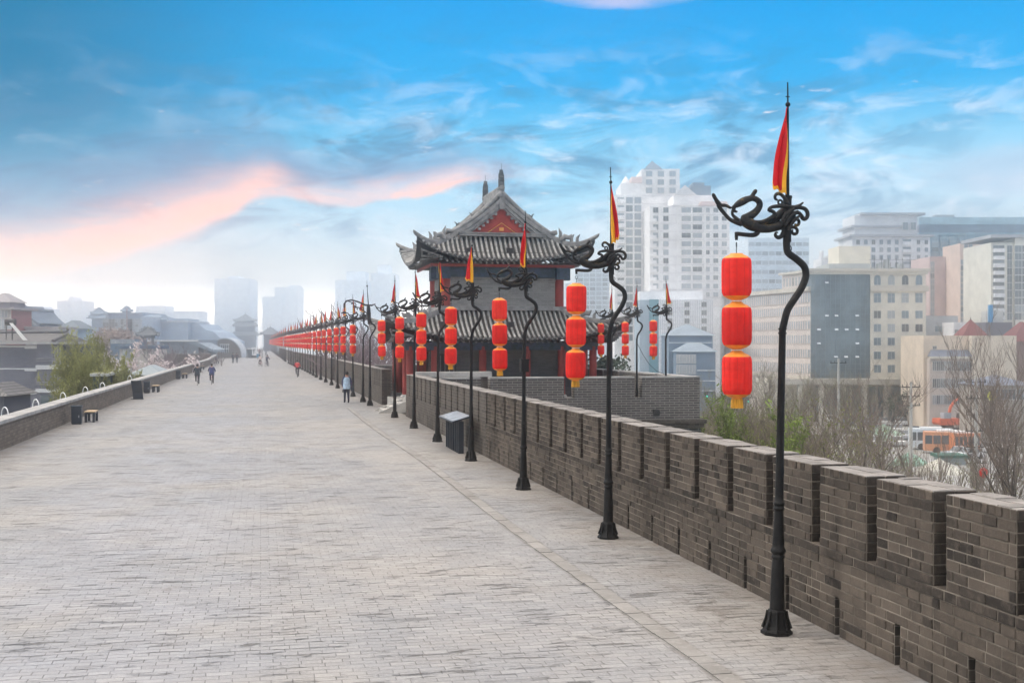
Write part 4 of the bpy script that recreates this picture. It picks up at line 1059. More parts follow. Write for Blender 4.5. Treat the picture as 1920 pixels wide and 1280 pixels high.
# ------------------------------------------------------------------ people and bicycles
PM = {}
def pm(c, r=.85):
    if c not in PM: PM[c] = surf('cloth_%d' % len(PM), c, r, var=.2, scale=6, bump=.3, bscale=20)
    return PM[c]
SKIN = surf('skin', (.42, .24, .17), .6); HAIR = surf('dark_hair', (.02, .016, .014), .7)
def figure(name, J, cols, loc, rz, label, cat='person', hair_r=.105, long_coat=False):
    """J: joints dict; one continuous skinned body, cloth regions by bone"""
    names = list(J); idx = {n: i for i, n in enumerate(names)}
    E = [('pelvis', 'waist'), ('waist', 'chest'), ('chest', 'neck'), ('neck', 'jaw'), ('jaw', 'head'),
         ('chest', 'shL'), ('shL', 'elL'), ('elL', 'wrL'), ('wrL', 'haL'), ('chest', 'shR'), ('shR', 'elR'), ('elR', 'wrR'), ('wrR', 'haR'),
         ('pelvis', 'hiL'), ('hiL', 'knL'), ('knL', 'anL'), ('anL', 'toL'), ('pelvis', 'hiR'), ('hiR', 'knR'), ('knR', 'anR'), ('anR', 'toR')]
    me = bpy.data.meshes.new('tmp'); me.from_pydata([J[n] for n in names], [(idx[a], idx[b]) for a, b in E], [])
    o = bpy.data.objects.new('tmp', me); COL.objects.link(o)
    o.modifiers.new('s', 'SKIN')
    RD = {'pelvis': (.16, .12), 'waist': (.15, .11), 'chest': (.18, .13), 'neck': (.055, .055), 'jaw': (.075, .085), 'head': (.082, .095), 'sh': (.075, .075), 'el': (.052, .052), 'wr': (.035, .04), 'ha': (.028, .045),
          'hi': (.10, .105), 'kn': (.068, .07), 'an': (.05, .055), 'to': (.04, .035)}
    for n in names:
        k = n if n in RD else n[:2]; me.skin_vertices[0].data[idx[n]].radius = RD[k]
    me.skin_vertices[0].data[idx['pelvis']].use_root = True
    sb = o.modifiers.new('d', 'SUBSURF'); sb.levels = sb.render_levels = 2
    dg = bpy.context.evaluated_depsgraph_get(); ev = bpy.data.meshes.new_from_object(o.evaluated_get(dg))
    bpy.data.objects.remove(o); ev.name = 'body'
    for m in (SKIN, pm(cols[0]), pm(cols[1]), pm(cols[2])): ev.materials.append(m)
    segs = [(Vector(J[a]), Vector(J[b]), a, b) for a, b in E]
    def bone(p):
        best, bd = None, 9
        for a, b, na, nb in segs:
            d = b - a; t = max(0, min(1, (p - a).dot(d) / max(1e-9, d.dot(d)))); q = (p - a - d * t).length
            if q < bd: bd, best = q, nb
        return best
    for pl in ev.polygons:
        bn = bone(pl.center); pl.use_smooth = True
        if bn in ('jaw', 'head', 'neck') or bn[:2] == 'ha': pl.material_index = 0
        elif bn[:2] in ('sh', 'el', 'wr') or bn in ('waist', 'chest'): pl.material_index = 1
        elif bn[:2] == 'to': pl.material_index = 3
        else: pl.material_index = 2
        if bn[:2] == 'hi' : pl.material_index = 1 if long_coat else 2
    body = bpy.data.objects.new(name, ev); COL.objects.link(body)
    body.location = loc; body.rotation_euler = (0, 0, rz); tag(body, label, cat)
    h = MB(); hd = Vector(J['head']); jw = Vector(J['jaw']); c = hd.lerp(jw, .25) + Vector((0, -.02, .03))
    h.sphere((c.x, c.y, c.z), hair_r, 12, sz=1.15); h.build('hair', HAIR, body)
    nb = MB(); f = jw.lerp(hd, .3); nb.tube([(f.x, f.y + .085, f.z + .03), (f.x, f.y + .11, f.z - .01)], [.012, .017], 5); nb.build('nose', SKIN, body)
    # coat shell over torso
    if long_coat:
        g = MB(); pv, wa, ch, nk = (Vector(J[k]) for k in ('pelvis', 'waist', 'chest', 'neck'))
        rows = []
        for cc, rx, ry in ((nk - Vector((0, 0, .03)), .07, .07), (ch + Vector((0, 0, .07)), .17, .12), (ch, .2, .14), (wa, .19, .15), (pv, .21, .165), (pv - Vector((0, -.01, .17)), .225, .18)):
            rows.append([(cc.x + rx * math.cos(a), cc.y + ry * math.sin(a), cc.z) for a in [2 * math.pi * k / 16 for k in range(16)]])
        g.grid(rows, closed=True); g.build('coat', pm(long_coat), body)
    return body
def stand(step=.18, h=1.72, arm=.05):
    s = h / 1.72
    J = dict(pelvis=(0, 0, .95), waist=(0, 0, 1.1), chest=(0, .0, 1.32), neck=(0, .01, 1.47), jaw=(0, .03, 1.55), head=(0, .03, 1.64),
             shL=(-.17, 0, 1.40), elL=(-.23, -.04 + arm, 1.14), wrL=(-.22, .06 + arm, .92), haL=(-.21, .09 + arm, .83), shR=(.17, 0, 1.40), elR=(.24, -.05, 1.15), wrR=(.25, .02, .93), haR=(.25, .05, .84),
             hiL=(-.09, 0, .90), knL=(-.09, step * .55, .50), anL=(-.09, step * .9, .09), toL=(-.09, step * .9 + .16, .035), hiR=(.09, 0, .90), knR=(.09, -step * .1, .50), anR=(.09, -step * .8, .11), toR=(.09, -step * .8 + .15, .035))
    return {k: (a * s, b * s, c * s) for k, (a, b, c) in J.items()}
def ride(lean=.25):
    return dict(pelvis=(0, -.10, .93), waist=(0, -.05, 1.06), chest=(0, lean * .5, 1.28), neck=(0, lean * .75, 1.42), jaw=(0, lean * .75 + .03, 1.49), head=(0, lean * .75 + .04, 1.58),
                shL=(-.17, lean * .55, 1.35), elL=(-.27, lean * .55 + .14, 1.12), wrL=(-.27, .42, 1.02), haL=(-.26, .48, 1.0), shR=(.17, lean * .55, 1.35), elR=(.27, lean * .55 + .14, 1.12), wrR=(.27, .42, 1.02), haR=(.26, .48, 1.0),
                hiL=(-.09, -.08, .88), knL=(-.11, .25, .66), anL=(-.11, .05, .36), toL=(-.11, .18, .33), hiR=(.09, -.08, .88), knR=(.11, .12, .50), anR=(.11, .0, .14), toR=(.11, .14, .12))
def sit(): 
    return dict(pelvis=(0, 0, .52), waist=(0, 0, .66), chest=(0, .04, .88), neck=(0, .05, 1.02), jaw=(0, .08, 1.10), head=(0, .08, 1.19),
                shL=(-.17, .03, .96), elL=(-.22, .08, .74), wrL=(-.16, .28, .62), haL=(-.13, .34, .60), shR=(.17, .03, .96), elR=(.22, .08, .74), wrR=(.16, .28, .62), haR=(.13, .34, .60),
                hiL=(-.09, .05, .52), knL=(-.1, .42, .52), anL=(-.1, .42, .09), toL=(-.1, .56, .035), hiR=(.09, .05, .52), knR=(.1, .42, .52), anR=(.1, .40, .09), toR=(.1, .54, .035))
BIKE = None
def bicycle(loc, rz, col, lab):
    r = empty('bicycle', loc, rz); tag(r, lab, 'bicycle', 'bicycles ridden along the walk')
    m = pm(col, .4)
    for y in (-.52, .52):
        b = MB(); b.tube([(0, y + .32 * math.cos(a), .34 + .32 * math.sin(a)) for a in [2 * math.pi * i / 20 for i in range(21)]], .02, 6, cap=False); w = b.build('wheel', M['darkwood'], r)
        b = MB()
        for i in range(8): a = math.pi * i / 4; b.tube([(0, y, .34), (0, y + .31 * math.cos(a), .34 + .31 * math.sin(a))], .004, 3)
        b.build('spokes', M['board'], w)
    b = MB()
    for a, c in (((0, -.52, .34), (0, -.12, .30)), ((0, -.12, .30), (0, -.22, .80)), ((0, -.12, .30), (0, .38, .78)), ((0, -.2, .72), (0, .36, .84)), ((0, -.52, .34), (0, -.2, .72)), ((0, .52, .34), (0, .36, .95))): b.tube([a, c], .018, 6)
    b.box(-.05, .05, -.62, -.28, .66, .69)
    b.tube([(0, -.62 + .02 * 0 + .36 * math.cos(a) + .1, .34 + .37 * math.sin(a)) for a in [math.pi * (.35 + .6 * i / 8) for i in range(9)]], .03, 5, flat=.4)
    b.build('frame', m, r)
    b = MB(); b.tube([(-.28, .44, 1.0), (-.2, .36, 1.0), (0, .36, .97), (.2, .36, 1.0), (.28, .44, 1.0)], .014, 6); b.build('handlebar', M['darkwood'], r)
    b = MB(); b.box(-.08, .08, -.34, -.08, .80, .85); b.build('saddle', M['darkwood'], r)
    b = MB(); b.tube([(-.17, -.12, .36), (-.1, -.12, .36), (.1, -.12, .22), (.17, -.12, .16)], .015, 5); b.build('pedals', M['darkwood'], r)
def people():
    x, y = P(650, 67.0)
    b = figure('person', stand(.16), ((.045, .06, .13), (.02, .022, .05), (.02, .02, .02)), (x, y, 0), R(4), 'person in pale blue vest jacket and dark trousers walking away beside the lamp posts', long_coat=(.40, .52, .64))
    b.scale = (1.02,) * 3
    bg = MB(); bg.box(.22, .40, -.1, .1, .66, .92); bg.tube([(.25, 0, .92), (.31, 0, 1.0), (.37, 0, .92)], .01, 4); o = bg.build('shoulder_bag', M['bin'], None); o.location = (x, y, 0); tag(o, 'dark bag hanging at the right hand of the walking person', 'bag')
    for px, zc, top, leg, bike, lab, bl, rz in ((370, 95, (.012, .02, .03), (.02, .022, .035), (.35, .22, .25), 'hooded cyclist in near black coat riding away, leftmost of the pair', 'pinkish bicycle under the hooded cyclist', 3),
                                           (397, 97, (.02, .03, .11), (.012, .012, .018), (.5, .25, .28), 'cyclist in navy blue jacket riding away, right one of the pair', 'pink bicycle under the navy jacketed cyclist', 2),
                                           (557.5, 117, (.55, .05, .05), (.02, .02, .04), (.3, .3, .32), 'cyclist in red jacket riding close to the far lantern posts', 'grey bicycle under the red jacketed cyclist', 0),
                                           (488, 168, (.55, .42, .38), (.12, .08, .08), (.4, .2, .2), 'far cyclist in pale pink top in the middle of the walk', 'bicycle under the pale pink topped cyclist', 20),
                                           (500.5, 169, (.05, .06, .10), (.05, .05, .08), (.2, .2, .24), 'far cyclist in dark clothes beside the pale pink one', 'bicycle under the far dark dressed cyclist', -20)):
        x, y = P(px, zc); figure('person', ride(), (top, leg, (.02, .02, .02)), (x, y, 0), R(rz), lab, long_coat=(top if px < 400 else False)); bicycle((x, y, 0), R(rz), bike, bl)
    for px, zc, top, lab in ((437, 196, (.05, .05, .07), 'left one of two dark dressed people walking before the arched hut'), (444, 198, (.08, .05, .06), 'right one of two dark dressed people walking before the arched hut')):
        x, y = P(px, zc); figure('person', stand(.1), (top, (.03, .03, .05), (.02, .02, .02)), (x, y, 0), R(8), lab)
    x, y = P(404.5, 190.6); figure('person', sit(), ((.10, .06, .09), (.04, .04, .06), (.02, .02, .02)), (x, y, -.03), R(-90), 'person in dark clothes sitting on the farthest bench')
    rnd = random.Random(2)
    proto = None
    spots = [(458, 330), (463, 380), (470, 400), (476, 360), (483, 420), (489, 390), (455, 350), (467, 450), (494, 470), (479, 500), (486, 330), (499, 300)]
    J = stand(.12); cl = [(.06, .07, .10), (.30, .10, .10), (.25, .28, .33)]
    ps = [figure('person', J, (c, (.05, .05, .07), (.03, .03, .03)), (0, 0, 0), 0, 'x') for c in cl]
    for k, (px, zc) in enumerate(spots):
        src = ps[k % 3]
        if k < 3: o = src
        else:
            o = src.copy(); COL.objects.link(o)
            for ch in list(src.children):
                if True:
                    c = ch.copy(); COL.objects.link(c); c.parent = o
        x, y = P(px, zc); o.location = (x, y, 0); o.rotation_euler = (0, 0, rnd.uniform(0, 6)); tag(o, 'tiny hazy person in the crowd on the walk beyond the booth', 'person', 'people in the far crowd beyond the booth')
people()

# ------------------------------------------------------------------ city buildings
C = {}
def paint(k, c, rough=.8, var=.1):
    if k not in C: C[k] = surf(k, c, rough, var=var, scale=.35, bump=.1, bscale=3)
    return C[k]
def glass(k, c, rough=.15):
    if k not in C: C[k] = surf(k, c, rough, var=.3, scale=.25, bump=0, spec=.6)
    return C[k]
WINDARK = glass('window_glass_dark', (.10, .12, .14)); WINBLUE = glass('window_glass_blue', (.13, .19, .24)); WINPALE = glass('window_glass_pale', (.33, .37, .41))
class Bld:
    def __init__(s, name, label, cat, pl, pr, zl, zr, group=None, z=GZ):
        a, b = P(pl, zl), P(pr, zr); s.W = math.hypot(b[0] - a[0], b[1] - a[1]); s.z = z; s.zl, s.zr = zl, zr
        s.root = empty(name, (a[0], a[1], z), math.atan2(b[1] - a[1], b[0] - a[0])); tag(s.root, label, cat, group)
        s.pl, s.pr = pl, pr
    def h(s, py, zc=None): return ZZ(py, zc or (s.zl + s.zr) / 2) - s.z
    def u(s, px): return s.W * (px - s.pl) / (s.pr - s.pl)
    def part(s, mb, name, mats, par=None): return mb.build(name, mats, par or s.root)
    def box(s, name, x0, x1, y0, y1, z0, z1, mat, par=None):
        b = MB(); b.box(x0, x1, y0, y1, z0, z1); return s.part(b, name, mat, par)
    def wins(s, x0, x1, z0, z1, cols, rows, ww, wh, glassm=None, frame=None, y=0.0, side=None, arch=False, par=None, name='window', limit=100):
        """individual window parts on the front (or a side) wall"""
        b = MB(); gm = glassm or WINBLUE; fm = frame or paint('window_frame_pale', (.5, .49, .47))
        b.box(-ww / 2 - .08, ww / 2 + .08, -.06, .03, -.12, wh + .08, m=1); b.box(-ww / 2, ww / 2, -.10, -.055, 0, wh, m=0)
        b.box(-.03, .03, -.13, -.10, 0, wh, m=1)
        if ww > 1.6 or wh > 1.6: b.box(-ww / 2, ww / 2, -.128, -.10, wh * .62, wh * .62 + .05, m=1)
        if arch:
            p = [(ww / 2 * math.cos(a), wh + ww / 2 * math.sin(a)) for a in [math.pi * i / 8 for i in range(9)]]; b.prism(p, -.10, -.02, m=0)
        if ('glassvar', gm.name) not in C: C['glassvar', gm.name] = [gm] + [glass(gm.name + k_, {'_a': (.05, .06, .07), '_b': (.30, .33, .35), '_c': (.16, .19, .21)}[k_]) for k_ in ('_a', '_b', '_c')]
        mes = [b.mesh(name, [g_, fm]) for g_ in C['glassvar', gm.name]]; wr_ = random.Random(int(x0 * 7 + z1 * 3)); rest = MB(); cnt = 0
        for r in range(rows):
            for c in range(cols):
                x = x0 + (x1 - x0) * (c + .5) / cols; z = z1 - (z1 - z0) * (r + .5) / rows - wh / 2
                if side is None: loc, rz = (x, y, z), 0
                elif side == 'l': loc, rz = (0, x, z), -math.pi / 2
                else: loc, rz = (s.W if side == 'r' else side, x, z), math.pi / 2
                cnt += 1
                if cnt <= limit:
                    o = bpy.data.objects.new(name, mes[wr_.choice([0, 0, 0, 0, 1, 2, 3])]); link(o, par or s.root); o.location = loc; o.rotation_euler = (0, 0, rz)
                else:
                    if rz == 0: rest.box(x - ww / 2, x + ww / 2, y - .1, y - .004, z, z + wh)
        if rest.v:
            o = s.part(rest, name, gm, par); o['kind'] = 'stuff'
def hiproof(mb, x0, x1, y0, y1, z0, h, ridge=.0, over=.5, m=0):
    x0 -= over; x1 += over; y0 -= over; y1 += over; d = min(x1 - x0, y1 - y0) / 2 * (1 - ridge)
    if (x1 - x0) >= (y1 - y0): A, B = (x0 + d, (y0 + y1) / 2, z0 + h), (x1 - d, (y0 + y1) / 2, z0 + h)
    else: A, B = ((x0 + x1) / 2, y0 + d, z0 + h), ((x0 + x1) / 2, y1 - d, z0 + h)
    a, b, c, d_ = (x0, y0, z0), (x1, y0, z0), (x1, y1, z0), (x0, y1, z0)
    if (x1 - x0) >= (y1 - y0): mb.face([a, b, B, A], m=m); mb.face([b, c, B], m=m); mb.face([c, d_, A, B], m=m); mb.face([d_, a, A], m=m)
    else: mb.face([a, b, A], m=m); mb.face([b, c, B, A], m=m); mb.face([c, d_, B], m=m); mb.face([d_, a, A, B], m=m)
    mb.face([d_, c, b, a], m=m)

def right_city():
    cream = paint('cream_render', (.62, .58, .50)); creamtrim = paint('stone_trim', (.50, .46, .40)); pinkc = paint('pink_cream_render', (.58, .51, .47))
    white = paint('white_render', (.66, .66, .67)); palepink = paint('pale_pink_render', (.55, .43, .41)); salmon = paint('salmon_render', (.60, .47, .40))
    grey = paint('grey_render', (.33, .34, .35)); bluegl = surf('curtain_glass', (.07, .12, .16), .25, var=.35, scale=.16, bump=0, spec=.6, c2=(.16, .23, .27)); slate = paint('slate_roof', (.15, .17, .22))  # curtain glass: mirror reflection patches painted as colour mottle
    tealgl = glass('teal_glass', (.16, .26, .32), .2)
    # --- office: glass block + pilaster block on the right
    b = Bld('office_building', 'cream office block with blue glass curtain wall and four window columns behind the nearest lamp', 'building', 1521, 1736, 232, 232)
    W = b.W; ug = b.u(1632); H = b.h(507)
    b.box('wall', ug, W, 0, 16, 0, H, cream); g = b.box('glass_wall', 0, ug - .02, .25, 15.9, b.h(712), b.h(513), bluegl)
    m_ = MB()
    for k in range(13): x = ug * k / 12; m_.box(max(0, x - .03), x + .03, .17, .249, b.h(710), b.h(513))
    for k in range(22): z = b.h(710) + (b.h(513) - b.h(710)) * k / 21; m_.box(0, ug - .05, .16, .169, z, z + .04)
    b.part(m_, 'mullions', paint('mullion', (.17, .23, .27)), g)
    for px, py in ((1550, 530), (1550, 592), (1568, 592), (1607, 592), (1535, 618), (1568, 618), (1587, 618), (1607, 618), (1535, 644), (1607, 644), (1567, 669), (1586, 669), (1607, 669)):
        m_ = MB(); x = b.u(px); z = b.h(py); m_.face([(x - .3, .15, z + .2), (x - .3, -.1, z - .1), (x + .4, -.1, z - .1), (x + .4, .15, z + .2)]); b.part(m_, 'open_vent', paint('bright_panel', (.8, .82, .85)), g)
    b.box('roof_cornice', -1.0, W + .8, -.8, 16.5, H - .2, H + .35, creamtrim); b.box('roof_cornice', -.5, W + .3, -.4, 16.2, H - .75, H - .21, cream)
    b.box('cornice', ug - .1, W + .4, -.5, -.01, b.h(546), b.h(536), creamtrim)
    b.wins(ug, W, b.h(540), b.h(515), 4, 1, 1.2, 1.3, arch=True); 
    for k, (ya, yb, hh) in enumerate(((547, 570, 1.75), (577, 602, 1.4), (602, 627, 1.4), (627, 653, 1.4), (653, 679, 1.4), (679, 703, 1.4))): b.wins(ug, W, b.h(yb), b.h(ya), 4, 1, 1.3, hh)
    b.box('canopy', -8, W + 1, -3.5, -.02, b.h(720), b.h(709), creamtrim)
    for k in range(8): b.box('column', -7.5 + k * (W + 7.5) / 7.2, -6.6 + k * (W + 7.5) / 7.2, -3.2, -2.3, 0, b.h(720) - .02, cream)
    b.box('ground_glazing', 0, W - .2, -.3, -.03, .1, b.h(724), WINBLUE); [b.box('door_pier', W * k / 9, W * k / 9 + .5, -.5, -.31, .1, b.h(724), cream) for k in range(9)]
    b.box('podium', -8, -.02, 0, 14, 0, b.h(713), cream)
    rh = b.box('roof_house', b.u(1581), b.u(1641), 3, 11, H + .36, b.h(459), paint('cream_light', (.68, .63, .53))); b.box('roof_house', b.u(1560), b.u(1637), 2, 12, H + .355, b.h(493), paint('roof_shed', (.4, .42, .42)))
    for px in (1648, 1662, 1675, 1690, 1702, 1716):
        m_ = MB(); x = b.u(px); m_.tube([(x, 3, H), (x, 3, b.h(478 + (px % 3) * 4))], .05, 4); m_.tube([(x - 1.2, 3, b.h(485)), (x + 1.2, 3, b.h(485))], .035, 3); b.part(m_, 'antenna_mast', M['iron'])
    m_ = MB()
    for k in range(5): m_.box(b.u(1645) + k * 1.4, b.u(1645) + .9 + k * 1.4, 4, 5.4, H + .36, H + .9 + .7 * (k % 3))
    b.part(m_, 'roof_plant', paint('roof_shed', (.4, .42, .42)))
    # --- the long wing
    b = Bld('office_wing', 'long pale pink wing with rows of narrow vertical windows, left of the glass block', 'building', 1345, 1521, 276, 232.3)
    W = b.W; zt = ZZ(540, 232) - GZ; zb = ZZ(706, 232) - GZ
    b.box('wall', 0, W, 0, 14, 0, zt, pinkc); b.box('cornice', -.6, W - .05, -.7, 14.4, zt - .5, zt + .3, creamtrim); b.box('cornice', -.3, W - .05, -.4, -.01, zb - .4, zb + .1, creamtrim)
    x0 = W * .66; b.box('attic', x0, W - .2, 1.5, 13, zt + .31, zt + 3.3, pinkc); b.box('attic_cornice', x0 - .5, W - .1, .9, 13.4, zt + 3.31, zt + 3.8, creamtrim)
    b.wins(x0 + .3, W - .5, zt + .5, zt + 3.0, 11, 1, .55, 1.7, y=1.5, glassm=WINPALE)
    st = (zt - zb) / 6.3
    for r in range(6):
        z1 = zt - .8 - r * st * 1.02; w = MB(); hh = 1.9 if r in (0, 5) else 1.55
        b.wins(.4, W - .4, z1 - hh, z1, 46, 1, .52, hh, glassm=WINPALE, limit=17 if r else 15)
        w = MB()
        for k in range(46): x = .4 + (W - .8) * k / 46; w.box(x - .2, x + .2, -.16, -.005, z1 - hh - .15, z1 + .1)
        b.part(w, 'pilaster', pinkc)
    # --- white high-rise with stepped eaves
    b = Bld('apartment_tower', 'white apartment tower with stepped grey eaves behind the office roof', 'building', 1598, 1744, 330, 330)
    W = b.W; wr = paint('grey_eave', (.36, .36, .38))
    b.box('wall', 0, W, 0, 14, 0, b.h(444), white); b.box('eave', -1, W + .8, -1, 15, b.h(444), b.h(440), wr)
    b.box('wall', b.u(1604), b.u(1722), 1, 13, b.h(440), b.h(403), white); b.box('eave', b.u(1596), b.u(1692), 0, 14, b.h(426), b.h(422), wr)
    ev = MB(); b.box('eave', b.u(1613), b.u(1734), -.5, 14.5, b.h(403), b.h(399), wr)
    b.wins(b.u(1690), b.u(1720), b.h(440), b.h(408), 2, 1, 1.3, 2)
    b.wins(.5, W * .62, b.h(560), b.h(447), 6, 8, .9, 1.2, glassm=WINBLUE); b.wins(W * .62, W * .78, b.h(560), b.h(447), 1, 8, 2.2, 1.5, glassm=WINBLUE); b.wins(W * .8, W, b.h(560), b.h(447), 2, 8, .8, 1.1, glassm=WINBLUE)
    for k in range(8):
        z = b.h(560) + (b.h(447) - b.h(560)) * k / 8 + .2; b.box('balcony', W * .64, W * .76, -1, -.02, z, z + .9, white)
    # --- wide glass slab far right
    b = Bld('glass_office', 'wide pale blue glass office slab with dark horizontal band on the far right skyline', 'building', 1723, 1960, 400, 400)
    W = b.W; b.box('glass_wall', 0, W, 0, 25, 0, b.h(436), tealgl); b.box('glass_band', 0, W, .1, 24.9, b.h(436), b.h(421), glass('band_glass', (.09, .12, .17))); b.box('glass_wall', 0, W + .3, -.2, 25, b.h(421), b.h(407), glass('teal_pale', (.25, .36, .42)))
    m_ = MB()
    for k in range(60): x = W * k / 60; m_.box(x, x + .12, -.12, -.02, 0, b.h(438))
    b.part(m_, 'mullions', tealgl)
    b.box('roof_gantry', b.u(1760), b.u(1796), 3, 6, b.h(407), b.h(401), grey)
    b = Bld('apartment_block', 'pale block with ribbon windows before the wide glass slab', 'building', 1745, 1812, 400, 400)
    b.box('wall', 0, b.W, 0, 14, 0, b.h(440), paint('bluish_white', (.52, .56, .60))); b.wins(0, b.W, b.h(600), b.h(443), 4, 16, 2.2, 1.3, glassm=tealgl)
    # --- pink slabs
    b = Bld('apartment_block', 'flat salmon slab with narrow balcony edge right of the white tower', 'building', 1743, 1775, 300, 300)
    b.box('wall', 0, b.W, 0, 14, 0, b.h(481), palepink); b.wins(.1, 1.3, b.h(620), b.h(490), 1, 12, .9, 1.3, glassm=WINPALE)
    b = Bld('apartment_block', 'pale lilac pink block with two ribbon window floors on top', 'building', 1773.5, 1802, 310, 310)
    b.box('wall', 0, b.W, 0, 14, 0, b.h(508), paint('lilac_render', (.52, .42, .44))); b.box('wall', .3, b.W, .5, 13, b.h(508), b.h(481), white); b.wins(.3, b.W, b.h(506), b.h(483), 3, 2, 1.0, 1.3, y=.5)
    b = Bld('apartment_tower', 'salmon apartment tower with small pitched gable on its roof', 'building', 1801, 1862, 290, 290)
    W = b.W; b.box('wall', 0, W, 0, 14, 0, b.h(484), salmon); b.box('wall', 0, W * .62, .5, 12, b.h(484), b.h(456), salmon)
    m_ = MB(); m_.prism([(b.u(1828), b.h(484)), (b.u(1842), b.h(469)), (b.u(1860), b.h(484))], 0.1, 10); b.part(m_, 'roof', salmon)
    b.wins(W * .12, W * .4, b.h(468), b.h(456), 2, 1, .8, 1.2, y=.5)
    b.wins(.2, W * .5, b.h(640), b.h(486), 2, 14, 2.2, 1.1, glassm=WINPALE); b.wins(W * .7, W, b.h(640), b.h(486), 1, 14, 1.9, 1.1, glassm=WINPALE); b.box('stair_glazing', W * .54, W * .66, -.1, -.01, b.h(590), b.h(490), WINBLUE)
    b = Bld('apartment_tower', 'cream high-rise with stacked balconies at the right picture edge', 'building', 1858, 1945, 262, 262)
    W = b.W; b.box('wall', 0, W, 0, 16, 0, b.h(455), paint('pale_cream', (.62, .60, .53))); b.box('wall', W * .5, W, -.6, 15, 0, b.h(447), paint('pale_cream', (.6, .58, .5))); b.box('eave', -.4, W + .4, -1, 16.5, b.h(455) + 1, b.h(447) + .8, wr)
    b.wins(.3, W * .3, b.h(600), b.h(460), 1, 10, 2.4, 1.6, glassm=WINDARK); b.wins(W * .3, W * .5, b.h(600), b.h(460), 1, 10, 1.0, 1.5, glassm=WINDARK); b.wins(W * .5, W * .62, b.h(600), b.h(460), 1, 10, 1.4, 1.4, y=-.6, glassm=WINDARK); b.wins(W * .62, W, b.h(600), b.h(460), 2, 10, 1.3, 1.4, y=-.6, glassm=WINDARK)
    for k in range(10):
        z = b.h(600) + (b.h(460) - b.h(600)) * k / 10; b.box('balcony', .5, W * .27, -.9, -.02, z + .1, z + .9, white)
    # --- low greys in between
    b = Bld('low_building', 'flat roofed grey building with two dark windows behind the beige block', 'building', 1732, 1796, 262, 262)
    b.box('wall', 0, b.W, 0, 10, 0, b.h(592), grey); b.wins(b.W * .3, b.W * .9, b.h(625), b.h(608), 2, 1, 1.9, 1.3, glassm=WINBLUE)
    b = Bld('low_building', 'white panelled plant building with ribs left of the red pyramid roof', 'building', 1788, 1822, 255, 255)
    b.box('wall', 0, b.W, 0, 8, 0, b.h(604), white); b.wins(0, b.W, b.h(628), b.h(616), 3, 1, .7, .9, glassm=WINDARK)
    b = Bld('low_building', 'dark grey shed block right of the red pyramid roof', 'building', 1848, 1898, 258, 258)
    b.box('wall', 0, b.W, 0, 8, 0, b.h(604), paint('dark_shed', (.13, .13, .16))); b.box('roof_unit', b.W * .25, b.W * .8, 2, 6, b.h(604), b.h(582), paint('pale_unit', (.48, .48, .46))); b.box('water_tank', 1.2, 2.0, 1, 1.8, b.h(604), b.h(571), paint('blue_tank', (.03, .25, .5)))
    # --- beige block with red pyramid
    b = Bld('beige_building', 'beige building with slate mansard, three window rows and red pyramid roof at right', 'building', 1737, 1906, 212, 212)
    W = b.W; bg = paint('beige_render', (.60, .50, .40)); bg2 = paint('beige_pink', (.50, .43, .38))
    b.box('wall', 0, b.u(1822), 1.5, 14, 0, b.h(629), bg); b.box('wall', b.u(1822), W, 0, 14, 0, b.h(629), paint('beige_blank', (.56, .49, .40))); b.box('wall', b.u(1743), b.u(1822) - .01, 0, 1.49, 0, b.h(671), bg2)
    m_ = MB(); x0, x1 = b.u(1744), b.u(1822); m_.face([(x0, -.3, b.h(668)), (x1, -.3, b.h(668)), (x1, 1.45, b.h(656)), (x0 + .6, 1.45, b.h(656))]); m_.face([(x0, -.3, b.h(668)), (x0 + .6, 1.45, b.h(656)), (x0, 1.45, b.h(668))]); b.part(m_, 'mansard_roof', slate); b.box('cornice', x0 - .2, x1, -.4, -.01, b.h(672), b.h(668) - .01, cream)
    for ya, yb in ((674, 698), (706, 730), (737, 761)): b.wins(x0 + .4, x1 - .2, b.h(yb), b.h(ya), 10, 1, .55, 1.55, glassm=WINDARK)
    b.wins(b.u(1752), b.u(1764), b.h(655), b.h(648), 1, 1, .6, .5, y=1.5, glassm=WINDARK)
    m_ = MB(); hiproof(m_, b.u(1814), b.u(1862), 2, 7, b.h(633), b.h(598) - b.h(633), over=.3); b.part(m_, 'pyramid_roof', paint('red_tile', (.17, .05, .05))); 
    m_ = MB(); m_.tube([(b.u(1838), 4.5, b.h(599)), (b.u(1838), 4.5, b.h(594))], .06, 4); b.part(m_, 'finial', M['iron'])
    b = Bld('low_house', 'low house with dark slate hip roof behind the big bare tree at right', 'house', 1838, 1935, 172, 172)
    b.box('wall', 0, b.W, 0, 8, 0, b.h(722), paint('dull_wall', (.34, .30, .26))); m_ = MB(); hiproof(m_, 0, b.W, 0, 8, b.h(722), b.h(704) - b.h(722)); b.part(m_, 'roof', slate); b.wins(.5, b.W, b.h(750), b.h(728), 6, 1, .9, 1.4, glassm=WINDARK)
    b = Bld('apartment_block', 'brick red house with small windows at the right picture edge', 'house', 1902, 1960, 240, 240)
    b.box('wall', 0, b.W, 0, 8, 0, b.h(640), paint('brick_red', (.20, .13, .11))); m_ = MB(); hiproof(m_, 0, b.W, 0, 8, b.h(640), 4); b.part(m_, 'roof', paint('red_tile', (.17, .05, .05)))
    # --- pale twin high-rises
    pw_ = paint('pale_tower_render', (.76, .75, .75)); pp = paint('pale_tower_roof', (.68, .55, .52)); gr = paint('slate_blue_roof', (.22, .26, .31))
    b = Bld('apartment_tower', 'left half of the tall pale twin high-rise, with small slate pyramid roof', 'building', 1153, 1276, 285, 285)
